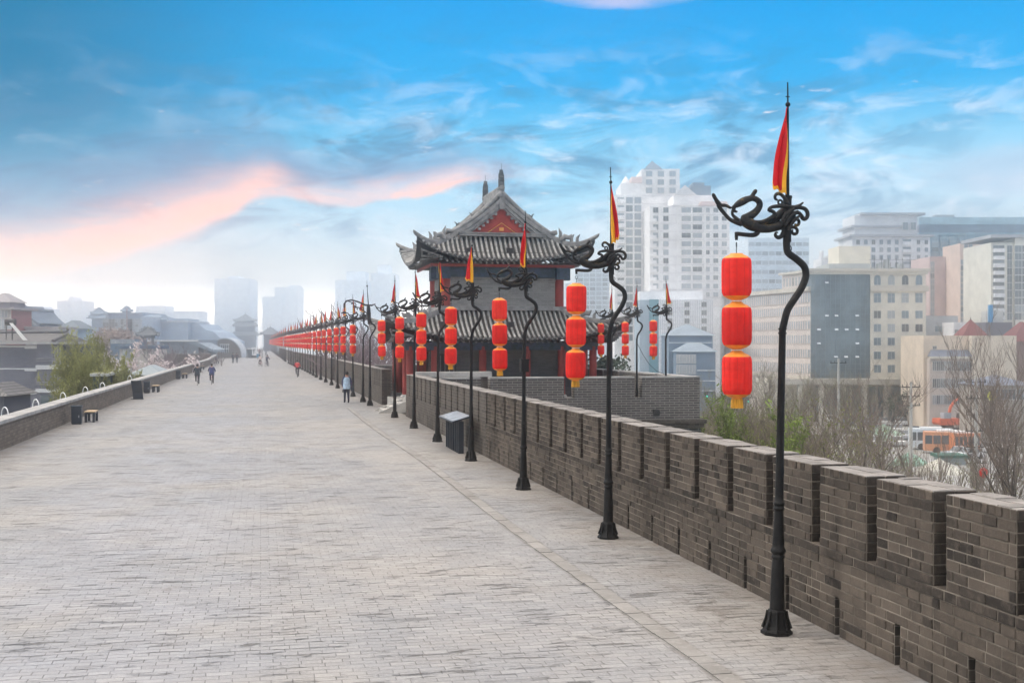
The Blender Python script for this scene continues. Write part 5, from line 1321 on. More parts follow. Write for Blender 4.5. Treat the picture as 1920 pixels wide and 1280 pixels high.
    W = b.W; b.box('wall', 0, W, 0, 16, 0, b.h(365), pw_); b.box('wall', b.u(1165), W, 1, 15, b.h(365), b.h(342), pw_); b.box('wall', b.u(1204), W, 1.5, 14, b.h(342), b.h(315), pw_)
    m_ = MB(); hiproof(m_, b.u(1209), b.u(1243), 1.4, 6, b.h(316), 2.4, over=.1); b.part(m_, 'pyramid_roof', gr); m_ = MB(); m_.prism([(b.u(1184), b.h(342)), (b.u(1184), b.h(331)), (b.u(1204), b.h(331)), (b.u(1204), b.h(342))], .5, 6); b.part(m_, 'roof', pp)
    m_ = MB(); m_.frust((b.u(1176), 4), 1.4, .1, b.h(342), b.h(326), n=8); b.part(m_, 'turret', pw_)
    for c0, c1 in ((1156, 1172), (1172, 1188), (1188, 1204)): b.wins(b.u(c0), b.u(c1), b.h(640), b.h(368), 1, 18, 1.5, 1.4, glassm=WINPALE)
    b.wins(b.u(1206), b.u(1272), b.h(365), b.h(318), 3, 3, 1.4, 1.2, glassm=WINPALE)
    for k in range(18):
        z = b.h(640) + (b.h(368) - b.h(640)) * k / 18; b.box('balcony', b.u(1158), b.u(1171), -1.2, -.02, z + .2, z + 1.1, pw_)
    for k in range(19): b.box('band', b.u(1204), W, -.1, -.01, b.h(640) + (b.h(368) - b.h(640)) * k / 18, b.h(640) + (b.h(368) - b.h(640)) * k / 18 + .15, paint('band', (.60, .59, .60)))
    b = Bld('apartment_tower', 'right half of the tall pale twin high-rise, with latticed roof crown', 'building', 1218, 1368, 272, 272)
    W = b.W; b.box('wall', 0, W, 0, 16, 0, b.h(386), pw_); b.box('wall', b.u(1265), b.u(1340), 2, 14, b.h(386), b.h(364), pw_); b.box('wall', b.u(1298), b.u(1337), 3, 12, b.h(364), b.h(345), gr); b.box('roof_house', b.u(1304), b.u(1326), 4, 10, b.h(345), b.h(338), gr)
    m_ = MB(); m_.prism([(b.u(1266), b.h(364)), (b.u(1286), b.h(345)), (b.u(1308), b.h(364))], 1.5, 2.2); b.part(m_, 'crown', paint('band', (.60, .59, .60)))
    m_ = MB(); m_.prism([(b.u(1258), b.h(386)), (b.u(1284), b.h(372)), (b.u(1310), b.h(386))], -.3, 3); b.part(m_, 'gable', pw_)
    m_ = MB(); m_.prism([(b.u(1310), b.h(386)), (b.u(1314), b.h(378)), (b.u(1362), b.h(378)), (b.u(1367), b.h(386))], -.3, 5); b.part(m_, 'roof', pp)
    b.wins(b.u(1276), b.u(1318), b.h(560), b.h(386), 2, 11, 2.0, 1.0, glassm=WINPALE); b.wins(b.u(1318), b.u(1366), b.h(560), b.h(386), 3, 11, 1.0, .9, glassm=WINPALE); b.wins(b.u(1220), b.u(1258), b.h(560), b.h(386), 2, 11, 1.1, 1.1, glassm=WINPALE)
    for k in range(12):
        z = b.h(575) + (b.h(388) - b.h(575)) * k / 12
        if k < 11: b.box('balcony', b.u(1220), b.u(1230), -1.1, -.02, z + .2, z + 1.0, pw_)
        b.box('band', b.u(1236), W, -.1, -.01, z, z + .15, paint('band', (.60, .59, .60)))
    for px in (1236, 1270, 1322): b.box('pilaster', b.u(px) - .2, b.u(px) + .2, -.3, -.11, b.h(640), b.h(388), pw_)
    # ghost towers right, haze painted into their wall colour
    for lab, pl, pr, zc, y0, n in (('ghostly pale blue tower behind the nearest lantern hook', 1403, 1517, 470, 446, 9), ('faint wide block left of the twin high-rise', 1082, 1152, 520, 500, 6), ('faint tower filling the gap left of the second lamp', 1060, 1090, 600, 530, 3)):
        b = Bld('distant_tower', lab, 'building', pl, pr, zc, zc); b.box('wall', 0, b.W, 0, 20, 0, b.h(y0), paint('far_haze_blue', (.60, .66, .72))); b.wins(0, b.W, b.h(640), b.h(y0 + 3), n, 100 // n, 2.2, 1.4, glassm=WINPALE)
    b = Bld('low_building', 'pale stepped roofline just left of the cream roof house', 'building', 1540, 1582, 300, 300); b.box('wall', 0, b.W, 0, 8, 0, b.h(484), white)
    for k in range(4): b.box('turret', b.W * (.03 + k * .25), b.W * (.13 + k * .25), 0.5, 3, b.h(484), b.h(484 - (14 if k == 0 else 5)), white)
    # white grid building
    b = Bld('grid_building', 'bright white building with square grid cladding and few windows right of the tower', 'building', 1200, 1352, 262, 262)
    W = b.W; wt = surf('white_cladding', (.80, .81, .83), .35, var=.08, scale=.5, bump=0)
    b.box('wall', b.u(1235), b.u(1336), 0, 12, 0, b.h(562), wt); b.box('wall', b.u(1202), b.u(1320), 2, 12, b.h(562), b.h(545), wt); b.box('wall', b.u(1336), W, 1, 12, 0, b.h(574), wt); b.box('glass_side', 0, b.u(1235) - .02, .5, 12, 0, b.h(562), paint('pale_blue_panel', (.34, .42, .48))); b.box('teal_panel', b.u(1218), b.u(1235), .2, .49, 2, b.h(561), paint('teal_panel', (.10, .26, .32)))
    m_ = MB(); gm = paint('joint', (.45, .48, .52))
    for k in range(30): x = b.u(1235) + (b.u(1336) - b.u(1235)) * k / 29; m_.box(x - .05, x + .05, -.04, -.005, 0, b.h(562))
    for k in range(34): z = b.h(562) - k * .9; m_.box(b.u(1235), b.u(1336), -.06, -.041, z - .05, z)
    b.part(m_, 'cladding_joints', gm)
    b.wins(b.u(1240), b.u(1336), b.h(640), b.h(563), 3, 5, 1.0, 1.0, glassm=WINDARK)
    b = Bld('apartment_block', 'white block with balconies just right of the grid clad building', 'building', 1335, 1408, 300, 300)
    b.box('wall', 0, b.W, 0, 10, 0, b.h(575), white); b.wins(.2, b.W, b.h(700), b.h(578), 5, 9, 1.4, 1.4, glassm=WINBLUE)
    # blue hip roofs
    b = Bld('blue_building', 'blue grey building with two hip roofs below the grid clad building', 'building', 1254, 1336, 200, 200)
    W = b.W; bl = paint('blue_grey_wall', (.17, .23, .30)); rf = paint('blue_grey_roof', (.24, .29, .34))
    b.box('wall', 0, W, 0, 10, 0, b.h(629), bl); m_ = MB(); hiproof(m_, 0, W, 0, 10, b.h(629), b.h(607) - b.h(629)); b.part(m_, 'roof', rf)
    b.box('front_wing', b.u(1262), W - .2, -4, -.02, 0, b.h(659), bl); m_ = MB(); hiproof(m_, b.u(1262), W - .2, -4, -.05, b.h(659), b.h(643) - b.h(659), over=.4); b.part(m_, 'lower_roof', rf)
    for py in (643, 694, 713, 731): b.box('white_band', b.u(1300) if py > 650 else 0, W - .1, -4.1 if py > 650 else -.1, -4.02 if py > 650 else -.02, b.h(py), b.h(py) + .14, M['whitep'])
    b.wins(b.u(1262), b.u(1298), b.h(740), b.h(662), 6, 4, .4, 1.3, y=-4, glassm=WINPALE)
right_city()

def hoarding_and_lot():
    # green/brown site strip: sheds, kiosk, hoarding
    def shed(name, lab, pl, pr, zc, y0, col, roof=None, cat='shed', dep=3, ytop=None):
        b = Bld(name, lab, cat, pl, pr, zc, zc); b.box('wall', 0, b.W, 0, dep, 0, b.h(y0), paint('c%.2f%.2f%.2f' % col, col))
        if roof: b.box('roof', -.3, b.W + .3, -.4, dep + .3, b.h(y0), b.h(y0) + .35, paint('c%.2f%.2f%.2f' % roof, roof))
        return b
    shed('kiosk', 'small kiosk with dark green fascia roof below the parked buses', 1766, 1812, 150, 858, (.30, .33, .34), (.03, .12, .09)); shed('hoarding', 'long brown earth coloured hoarding left of the excavator', 1718, 1772, 218, 795, (.22, .15, .11), cat='hoarding', dep=.3)
    shed('hoarding', 'reddish low wall right of the parked orange bus', 1838, 1930, 205, 815, (.28, .16, .13), cat='hoarding', dep=.3)
    for k, (px, zc, s, lab) in enumerate(((1655, 190, 2.4, 'greenish net covered spoil heap behind the car rows'), (1705, 150, 1.6, 'pale green net covered heap nearest the bare trees'), (1760, 140, 1.8, 'cream rubble heap below the green kiosk'))):
        x, y = P(px, zc); m = MB(); rnd = random.Random(k); n = 14
        rows = []
        for i in range(6):
            t = i / 5; rows.append([(s * 1.8 * (1 - t) * math.cos(a) * rnd.uniform(.85, 1.15), s * 1.1 * (1 - t) * math.sin(a) * rnd.uniform(.85, 1.15), s * (t ** .8) + rnd.uniform(-.1, .1) * (i > 0)) for a in [2 * math.pi * j / n for j in range(n)]])
        m.grid(rows, closed=True); o = m.build('spoil_heap', surf('heap%d' % k, [(.30, .42, .33), (.25, .42, .33), (.52, .50, .44)][k], .9, var=.4, scale=1, bump=.6, bscale=3)); o.location = (x, y, GZ); tag(o, lab, 'heap')
    # excavator
    x, y = P(1776, 205); r = empty('excavator', (x, y, GZ)); tag(r, 'orange excavator with raised folded arm behind the parked buses', 'excavator')
    org = paint('excavator_orange', (.62, .12, .05)); b = MB(); b.prism([(-1.9, 1.3), (-2.2, 1.7), (-2.1, 2.4), (1.7, 2.4), (1.8, 1.3)], -1.2, 1.2); b.build('body', org, r)
    b = MB(); b.prism([(-1.4, 0), (-1.7, .4), (-1.4, .9), (1.4, .9), (1.7, .4), (1.4, 0)], -1.3, -.7); b.prism([(-1.4, 0), (-1.7, .4), (-1.4, .9), (1.4, .9), (1.7, .4), (1.4, 0)], .7, 1.3); b.box(-.8, .8, -.69, .69, .5, 1.29); b.build('tracks', M['darkwood'], r)
    b = MB(); b.box(-1.2, .1, -1.1, .2, 2.41, 3.4); b.build('cab', WINPALE, r)
    b = MB(); b.tube([(.4, .4, 2.4), (.9, .4, 4.3), (1.6, .4, 5.2), (2.6, .4, 5.9)], [.28, .30, .28, .2], 6); b.build('boom', org, r)
    b = MB(); b.tube([(2.2, .4, 6.1), (2.8, .4, 5.6), (2.75, .4, 3.2)], [.16, .24, .15], 6); b.build('stick', org, r)
    b = MB(); b.prism([(2.3, 3.2), (3.0, 3.3), (2.9, 2.4), (2.2, 2.2)], 0, .8); b.build('bucket', M['darkwood'], r)
    # vehicles
    def car(col, nm='parked_car', L=4.4, H=1.45, W=1.75, van=False):
        r = empty(nm, (0, 0, 0)); m = surf('car_paint_%s' % str(col), col, .3, var=.03, bump=0, spec=.6)
        b = MB(); z1 = .85
        pr = [(-L / 2, .3), (-L / 2, .75), (-L / 2 + .9, z1 + .03), (L / 2 - .5, z1 + .08), (L / 2, .78), (L / 2 - .02, .3)] if not van else [(-L / 2, .3), (-L / 2, 1.0), (-L / 2 + .5, H - .5), (L / 2, H - .5), (L / 2, .3)]
        b.prism(pr, -W / 2, W / 2)
        rp = [(-L / 2 + 1.35, z1 + .04), (-L / 2 + 2.0, H), (L / 2 - 1.3, H + .02), (L / 2 - .6, z1 + .07)] if not van else [(-L / 2 + .5, H - .5), (-L / 2 + .9, H), (L / 2 - .05, H), (L / 2, H - .5)]
        b.box(rp[1][0], rp[2][0], -W / 2 + .14, W / 2 - .14, H - .06, H + .01); b.build('body', m, r)
        g = MB(); g.prism([(x, z - .03) for x, z in rp], -W / 2 + .1, W / 2 - .1); g.build('windows', WINDARK, r)
        for x in (-L / 2 + .8, L / 2 - .8):
            for yy in (-W / 2 - .01, W / 2 - .19):
                w = MB(); w.tube([(x, yy, .32), (x, yy + .2, .32)], .32, 10); w.build('wheel', M['darkwood'], r)
        return r
    protos = [car((.7, .7, .7)), car((.45, .46, .48)), car((.03, .03, .035)), car((.75, .75, .72), L=4.8, H=1.9, van=True), car((.35, .05, .04)), car((.05, .10, .22))]
    rnd = random.Random(9); used = set(); n = 0
    rowsC = [(178, 1600, 1725), (190, 1590, 1720), (204, 1580, 1715), (222, 1560, 1725), (168, 1840, 1925), (182, 1845, 1930), (196, 1850, 1930)]
    lab = ['white saloon car in the crowded car park beyond the bare trees', 'silver car in the crowded car park beyond the bare trees', 'black car in the crowded car park beyond the bare trees', 'white van in the crowded car park beyond the bare trees', 'dark red car in the crowded car park', 'dark blue car in the crowded car park']
    for zc, a, c in rowsC:
        px = a
        while px < c:
            k = rnd.choice([0, 0, 1, 3, 2, 0, 1, 4, 5]); p = protos[k]
            if k in used: p = copy_tree(p)
            used.add(k); x, y = P(px, zc); p.location = (x, y, GZ); p.rotation_euler = (0, 0, rnd.choice([R(70), R(80), R(250), R(75)]) + rnd.uniform(-.1, .1))
            tag(p, lab[k], 'car', 'cars in the crowded car park on the right'); px += 2.9 * F / zc + rnd.uniform(0, 8)
    for k, p in enumerate(protos):
        if k not in used: x, y = P(1700 + k * 9, 199); p.location = (x, y, GZ); tag(p, lab[k], 'car', 'cars in the crowded car park on the right')
    for k, (px, zc, rz, lb) in enumerate(((1797, 160, 10, 'silver hatchback parked before the orange bus'), (1815, 158, 12, 'white car with rear window parked right of the silver hatchback'))):
        p = copy_tree(protos[1 - k]); x, y = P(px, zc); p.location = (x, y, GZ); p.rotation_euler = (0, 0, R(rz)); tag(p, lb, 'car', 'cars before the buses')
    def bus(px, zc, rz, col, lb, L=9):
        x, y = P(px, zc); r = empty('bus', (x, y, GZ), R(rz)); tag(r, lb, 'bus', 'parked buses')
        m = surf('bus_paint_%s' % str(col), col, .35, var=.1, bump=0, spec=.5); b = MB(); b.box(-L / 2, L / 2, -1.25, 1.25, .4, 1.35); b.box(-L / 2, L / 2, -1.2, 1.2, 2.55, 3.0); 
        for i in range(7): xx = -L / 2 + L * i / 6; b.box(max(-L / 2, xx - .07), min(L / 2, xx + .07), -1.24, 1.24, 1.351, 2.549)
        b.build('body', m, r); g = MB(); g.box(-L / 2 + .03, L / 2 - .03, -1.2, 1.2, 1.35, 2.55); g.build('windows', WINDARK, r)
        g = MB(); g.box(-1.5, 1.5, -.7, .7, 3.001, 3.25); g.build('roof_unit', M['whitep'], r)
        for xx in (-L / 2 + 1.6, L / 2 - 2):
            for yy in (-1.27, 1.05): w = MB(); w.tube([(xx, yy, .48), (xx, yy + .22, .48)], .48, 12); w.build('wheel', M['darkwood'], r)
    bus(1745, 172, -25, (.62, .68, .72), 'white and pale blue bus, left of the two parked buses', 6); bus(1778, 166, -25, (.62, .28, .14), 'orange bus parked in front, side windows facing the wall', 6.5); bus(1808, 164, -12, (.60, .22, .10), 'red and yellow bus with large dark rear window, right end of the bus row', 3.5)
    bus(1620, 262, 5, (.60, .62, .64), 'far white bus under the office canopy', 12)
    # power poles
    def pole(px, zc, ytop, lab, arms=3, lattice=False, off=0):
        x, y = P(px, zc); r = empty('power_pole', (x, y, GZ)); tag(r, lab, 'power pole', 'concrete power poles below the wall'); H = ZZ(ytop, zc) - GZ
        b = MB(); b.tube([(0, 0, 0), (0, 0, H)], [.22, .14], 8); b.build('pole', paint('pole_concrete', (.42, .41, .38)), r)
        for k in range(arms):
            z = H - .6 - k * 1.0 * (1.6 if lattice else 1); a = MB(); a.box(-1.1, 1.1, -.06, .06, z, z + .10)
            for q in (-1, -.5, .5, 1): a.tube([(q, 0, z + .1), (q, 0, z + .32)], .05, 5)
            a.build('crossarm', M['iron'], r)
        if lattice:
            a = MB(); a.tube([(-.55, 0, 0), (-.55, 0, H + 2)], .05, 4); a.tube([(-.1, 0, 0), (-.55, 0, 2)], .03, 4)
            for q in range(12): z = 1 + q * 1.1; a.tube([(-.55, 0, z), (0, 0, z + .3)], .025, 3)
            a.build('side_frame', M['iron'], r)
    pole(1830, 118, 706, 'tall concrete power pole with several crossarms right of the buses', 6, True); pole(1708, 130, 716, 'concrete power pole rising before the cream office corner'); pole(1572, 150, 672, 'slim pale pole before the blue glass wall', 1)
    def tl(px, zc, py, c, lab):
        x, y = P(px, zc); r = empty('traffic_light', (x, y, GZ)); tag(r, lab, 'traffic light', 'traffic lights at the far junction'); H = ZZ(py, zc) - GZ
        b = MB(); b.tube([(0, 0, 0), (0, 0, H)], .09, 6); b.tube([(0, 0, H), (-1.5, 0, H)], .06, 5); b.build('pole', M['iron'], r); b = MB(); b.box(-1.7, -1.3, -.2, .2, H - .9, H + .1); b.build('signal_head', M['darkwood'], r)
        m, g, bs = principled('signal_%s' % str(c)); bs.inputs['Base Color'].default_value = (*c, 1); bs.inputs['Emission Color'].default_value = (*c, 1); bs.inputs['Emission Strength'].default_value = 1.5
        b = MB(); b.tube([(-1.5, -.21, H - .65), (-1.5, -.26, H - .65)], .16, 8); b.build('lit_lamp', m, r)
    tl(1341, 190, 735, (.0, .8, .55), 'green traffic light left of the nearest lantern string'); tl(1394, 190, 743, (.0, .6, .7), 'blue green traffic light right of the lantern tassel'); tl(1418, 190, 745, (.0, .7, .5), 'traffic light before the white pillars of the wing')
    # round yellow sign and hanging red lantern in the bare tree belt
    x, y = P(1860, 110); b = MB(); b.tube([(0, 0, 0), (0, .12, 0)], .42, 16); o = b.build('round_sign', paint('yellow_green', (.62, .62, .10))); o.location = (x, y, ZZ(742, 110)); tag(o, 'small round yellow green sign hung by the power pole', 'sign')
    b = MB(); b.tube([(0, 0, 0), (0, 0, ZZ(745, 110) - GZ)], .05, 5); o2 = b.build('sign_post', M['iron'], None); o2.location = (x, y + .2, GZ); tag(o2, 'thin post carrying the round yellow green sign', 'post')
    x, y = P(1844, 70); b = MB(); b.lathe([(.05, .3), (.2, .2), (.24, 0), (.2, -.2), (.05, -.3)][::-1], 14); o = b.build('lantern', M['lred']); o.location = (x, y, ZZ(886, 70)); tag(o, 'single small red lantern hanging low among the bare branches at right', 'lantern')
hoarding_and_lot()

def pagoda(pl, pr, zc, ybase, tiers, name, lab, cat='pavilion', z=None, wallm=None, roofm=None, legs=False, group=None):
    """tiers: (ytop_of_roof, yeave, rel_width, rel_inner, lift_px)"""
    xm, ym = P((pl + pr) / 2, zc); s = zc / F; Wd = (pr - pl) * s / 2; zb = ZZ(ybase, zc) if z is None else z
    r = empty(name, (xm, ym, zb), -YAW * .5); tag(r, lab, cat, group)
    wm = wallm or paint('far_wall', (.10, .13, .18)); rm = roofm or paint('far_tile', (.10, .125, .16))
    zprev = 0
    for k, (yt, ye, w, wi, lf) in enumerate(tiers):
        zt, ze = ZZ(yt, zc) - zb, ZZ(ye, zc) - zb
        hw = Wd * w; iw = Wd * wi
        b = MB()
        if legs and k == 0:
            for sx in (-1, 1):
                for sy in (-1, 1): c = MB(); c.box(sx * iw * .8 - .12, sx * iw * .8 + .12, sy * iw * .6 - .12, sy * iw * .6 + .12, 0, ze); c.build('column', wm, r)
            b.box(-iw, iw, -iw * .75, iw * .75, ze - .6, ze)
        else: b.box(-iw, iw, -iw * .75, iw * .75, zprev, ze + .05)
        b.build('storey', wm, r)
        bed, til, rid = MB(), MB(), MB(); last = k == len(tiers) - 1
        nxt = tiers[k + 1][3] if not last else .06
        hl = skirt(bed, til, rid, Wd * nxt, Wd * nxt * .75 + .01, hw, hw * .8, zt, ze, lf * s, tiles=False, conc=-.0 if not last else .35, thick=.25, hr=.012 * Wd + .05)
        if last: bed.box(-Wd * .06, Wd * .06, -Wd * .05, Wd * .05, zt - .1, zt + Wd * .03); bed.tube([(0, 0, zt), (0, 0, zt + .03 * Wd + 6 * s)], [Wd * .035, Wd * .01], 6)
        ro = bed.build('roof', rm, r); [q.build('hip_ridge', rm, ro) for q in hl]
        zprev = zt - .2
    return r

def left_city():
    gw = brickmat('grey_flat_brick', (.17, .17, .20), (.21, .21, .245), (.15, .15, .175), bw=.3, bh=.08, squash=1, ms=.01, wear=.15); wb = paint('white_band', (.62, .62, .62))
    ftile = brickmat('corrugated_tile', (.15, .14, .14), (.20, .19, .185), (.06, .06, .06), bw=.30, bh=1.6, off=0.0, squash=1, ms=.05, wear=.2)
    # --- grey flats
    b = Bld('apartment_block', 'grey brick flats with white floor bands and tiled roof beyond the left parapet', 'building', -60, 104, 138, 138)
    W = b.W; u = b.u; h = b.h
    b.box('wall', 0, u(74), 0, 12, 0, h(647), gw); b.box('wall', u(74), u(104), -.8, 12, 0, h(645), gw)
    for (y0, y1) in ((652, 648), (694, 690), (737, 732)):
        b.box('floor_band', 0, u(47), -.12, -.02, h(y0) + .1, h(y1), wb); b.box('floor_band', u(47), u(74) - .03, -.14, -.02, h(y0) - .1, h(y1), wb)
    for (y0, y1) in ((692, 684), (735, 728)): b.box('floor_band', u(73), u(116), -1.0, -.82, h(y0), h(y1), wb); b.box('floor_band', u(104) + .02, u(116), -.8, 8, h(y0) + .01, h(y1) - .01, wb)
    m_ = MB()
    for k, px in enumerate((105.5, 108, 111.5)): m_.tube([(u(px), -.4 + k * .3, 0), (u(px), -.4 + k * .3, h(647))], .07, 5)
    for py in (672, 676, 716, 720): m_.tube([(u(74), -.95, h(py)), (u(112), -.95, h(py))], .05, 4)
    b.part(m_, 'pipes', paint('pale_pipe', (.30, .30, .33)))
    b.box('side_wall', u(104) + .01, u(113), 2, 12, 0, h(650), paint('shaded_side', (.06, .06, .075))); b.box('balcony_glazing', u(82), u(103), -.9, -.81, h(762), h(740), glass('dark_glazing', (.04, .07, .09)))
    b.box('eave_slab', -1, u(114), -1.5, 13, h(645), h(641), paint('eave_concrete', (.36, .35, .34)))
    m_ = MB(); z0, z1 = h(641), h(624); m_.face([(-1, -1.2, z0), (u(106), -1.2, z0), (u(97), 5, z1), (-1, 5, z1)], uv=[(-1, 0), (u(106), 0), (u(97), 2), (-1, 2)]); m_.face([(u(106), -1.2, z0), (u(106), 11.2, z0), (u(97), 5, z1)]); m_.face([(u(106), 11.2, z0), (-1, 11.2, z0), (-1, 5, z1), (u(97), 5, z1)])
    rf = b.part(m_, 'roof', ftile); m_ = MB(); m_.tube([(-1, 5, z1 + .1), (u(95), 5, z1 + .1), (u(97), 5, z1 + .55)], .22, 6); m_.tube([(u(97), 5, z1), (u(106), -1.2, z0 + .15)], .18, 5); b.part(m_, 'ridge', paint('dark_ridge_tile', (.11, .105, .11)), rf)
    m_ = MB(); x = u(14); m_.tube([(x - .4, .5, z0 + 2.3), (x + .7, .5, z0 + 2.3)], .38, 10); m_.box(x - .3, x - .2, .2, .3, z0, z0 + 2.1); m_.box(x + .4, x + .5, .2, .3, z0, z0 + 2.1)
    so_ = b.part(m_, 'water_heater', M['darkwood']); m_ = MB(); m_.face([(x + .6, 0, z0 + 2.2), (x + 2.6, -.6, z0 + .2), (x + 2.2, -1.0, z0 + .2), (x + .3, -.3, z0 + 2.2)]); b.part(m_, 'collector_tubes', paint('pale_unit', (.48, .48, .46)), so_)
    b = Bld('low_house', 'dark tiled eave corner at the far left edge below the flats', 'house', -40, 8, 92, 92); b.box('wall', 0, b.W, 0, 5, 0, b.h(742), paint('dark_house_wall', (.10, .10, .12))); m_ = MB(); hiproof(m_, 0, b.W, 0, 5, b.h(742), 1.0, over=.5); b.part(m_, 'roof', ftile)
    # --- red brick house
    b = Bld('brick_house', 'red brick and grey block with white window frames at the upper left edge', 'building', -30, 22, 195, 195)
    W = b.W; u = b.u; h = b.h
    b.box('wall', 0, W, 0, 8, 0, h(580), paint('grey_pink', (.20, .19, .22))); b.box('wall', W * .8, W + .01, -.05, 8.05, 0, h(582), paint('brick_red2', (.28, .12, .12))); b.box('eave', -.3, W + .8, -1, 9, h(580), h(576), paint('pinkish_eave', (.30, .28, .29))); b.box('wall', 0, u(14), 1, 7, h(576), h(566), paint('grey_pink', (.20, .19, .22)))
    m_ = MB(); hiproof(m_, 0, u(14), 1, 7, h(566), 1.6, over=.4); b.part(m_, 'roof', paint('pinkish_eave', (.30, .28, .29)))
    b.wins(u(0), u(18), h(594), h(582), 3, 1, .9, 1.2, glassm=WINPALE); b.wins(u(0), u(20), h(614), h(600), 3, 1, .9, 1.6, glassm=WINPALE)
    # --- temple hall roofs
    def hall(lab, pl, pr, zc, yr, ye, yb, wallc, dep=14):
        b = Bld('temple_hall', lab, 'temple', pl, pr, zc, zc); W = b.W; u = b.u; h = b.h
        b.box('wall', W * .12, W * .88, 1, dep, 0, h(ye) + .3, wallc); m_ = MB(); n = 8
        f = lambda t: h(ye) + (h(yr) - h(ye)) * (.45 * t + .55 * t * t)
        for sg in (0, 1):
            rows = [[((W / 2) * k / n if sg == 0 else W - (W / 2) * k / n, y, f(k / n)) for y in (-.3, dep + .3)] for k in range(n + 1)]
            m_.grid(rows if sg else [r_[::-1] for r_ in rows]); m_.grid([[(x, y, z - .5) for x, y, z in r_] for r_ in rows]); m_.grid([[(r_[0][0], r_[0][1], r_[0][2]), (r_[0][0], r_[0][1], r_[0][2] - .55)] for r_ in rows], sm=False)
        m_.tube([(W / 2, -.3, h(yr)), (W / 2, -.3, h(yr - 9))], [.5, .2], 6); m_.tube([(W / 2, -.3, h(yr)), (W / 2, dep, h(yr))], .35, 6)
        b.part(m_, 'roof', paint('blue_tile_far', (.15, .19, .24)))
        g = MB(); pts = [((W / 2) * k / n, f(k / n) - .5) for k in range(1, n + 1)]; pts += [(W - x, z) for x, z in pts[::-1][1:]]; g.face([(x, .9, z) for x, z in pts]); b.part(g, 'gable', paint('pale_gable', (.50, .52, .54)))
        return b
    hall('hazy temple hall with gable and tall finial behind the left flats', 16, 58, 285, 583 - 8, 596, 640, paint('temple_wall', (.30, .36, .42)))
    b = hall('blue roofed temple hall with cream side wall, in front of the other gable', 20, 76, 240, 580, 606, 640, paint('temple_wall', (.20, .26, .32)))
    b.box('cream_wall', b.u(40), b.u(56), .6, .99, 0, b.h(596), paint('cream_wall', (.58, .54, .42)))
    b = Bld('low_building', 'low white building right behind the tiled roof of the flats', 'building', 48, 110, 200, 200); b.box('wall', 0, b.W, 0, 8, 0, b.h(617), paint('offwhite', (.52, .52, .53))); b.box('parapet', -.2, b.W + .2, -.2, 8.2, b.h(617), b.h(612), paint('pinkish_eave', (.30, .28, .29))); b.wins(b.W * .3, b.W, b.h(628), b.h(620), 4, 1, 1.5, .7, glassm=WINPALE)
    b = Bld('low_house', 'small pale blue house with curved dark roof left of the green tree', 'house', 111, 146, 230, 230); b.box('wall', 0, b.W, 0, 8, 0, b.h(616), paint('paleblue_wall', (.34, .42, .48))); m_ = MB(); hiproof(m_, 0, b.W, 0, 8, b.h(616), b.h(600) - b.h(616), over=.6); b.part(m_, 'roof', paint('far_tile', (.17, .20, .23))); b.wins(.4, b.W - .3, b.h(630), b.h(619), 5, 1, .7, 1.0)
    # --- long palace-like building
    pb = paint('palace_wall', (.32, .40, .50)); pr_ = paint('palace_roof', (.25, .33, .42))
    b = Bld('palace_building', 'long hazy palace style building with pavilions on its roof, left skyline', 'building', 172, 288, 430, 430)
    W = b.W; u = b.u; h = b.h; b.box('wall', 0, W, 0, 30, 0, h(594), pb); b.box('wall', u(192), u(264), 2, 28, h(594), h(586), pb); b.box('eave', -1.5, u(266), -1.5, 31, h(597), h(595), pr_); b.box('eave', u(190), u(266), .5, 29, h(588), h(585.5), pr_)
    m_ = MB(); hiproof(m_, u(262), u(286), 2, 26, h(594), h(589) - h(594)); b.part(m_, 'roof', pr_); b.wins(u(196), u(262), h(640), h(600), 12, 6, 2.2, 2.0, glassm=WINPALE)
    pagoda(170, 202, 428, 598, [(589, 596, 1.0, .75, 3), (577, 588, .85, .6, 3)], 'roof_pavilion', 'two tier pavilion on the left corner of the palace building', wallm=pb, roofm=pr_)
    pagoda(227, 248, 432, 588, [(574, 583, 1.0, .7, 2)], 'roof_pavilion', 'single pavilion on the middle of the palace building roof', wallm=pb, roofm=pr_)
    b = Bld('palace_building', 'lower hazy wing of the palace building, stepping down behind the arched hut', 'building', 284, 352, 440, 440); b.box('wall', 0, b.W, 0, 30, 0, b.h(604), pb); b.box('parapet', -.5, b.W + .5, -.5, 30, b.h(604), b.h(601), paint('pale_edge', (.45, .48, .52)))
    b.box('wall', b.u(324), b.W - 1, 3, 20, b.h(601), b.h(597), pr_)
    pagoda(301, 316, 438, 603, [(591, 599, 1, .7, 2)], 'roof_pavilion', 'small pavilion on the lower palace wing', wallm=pb, roofm=pr_)
    b = Bld('palace_building', 'long hazy sloping roofline falling right towards the arched hut', 'building', 350, 425, 445, 445); m_ = MB(); m_.prism([(0, 0), (0, b.h(605)), (b.u(372), b.h(607)), (b.u(385), b.h(618)), (b.u(400), b.h(622)), (b.u(412), b.h(633)), (b.W, b.h(640)), (b.W, 0)], 0, 30); b.part(m_, 'wall', pb)
    # pavilion on a terrace
    pagoda(258, 296, 240, 647, [(614, 628, 1.0, .62, 4)], 'pavilion', 'open pagoda pavilion with curved roof on a terrace, left of centre', legs=True, roofm=paint('pav_tile', (.18, .19, .20)), wallm=paint('pav_wood', (.14, .16, .18)))
    b = Bld('terrace_building', 'terrace building with white roof edge under the pagoda pavilion', 'building', 250, 372, 246, 246); b.box('wall', 0, b.W, 0, 16, 0, b.h(646), paint('slate_wall', (.22, .26, .30))); b.box('roof_edge', 0, b.W, -.4, -.02, b.h(640), b.h(637), M['whitep']); b.box('wall', b.u(300), b.W, 0.01, 16, b.h(646), b.h(637), paint('slate_wall', (.22, .26, .30)))
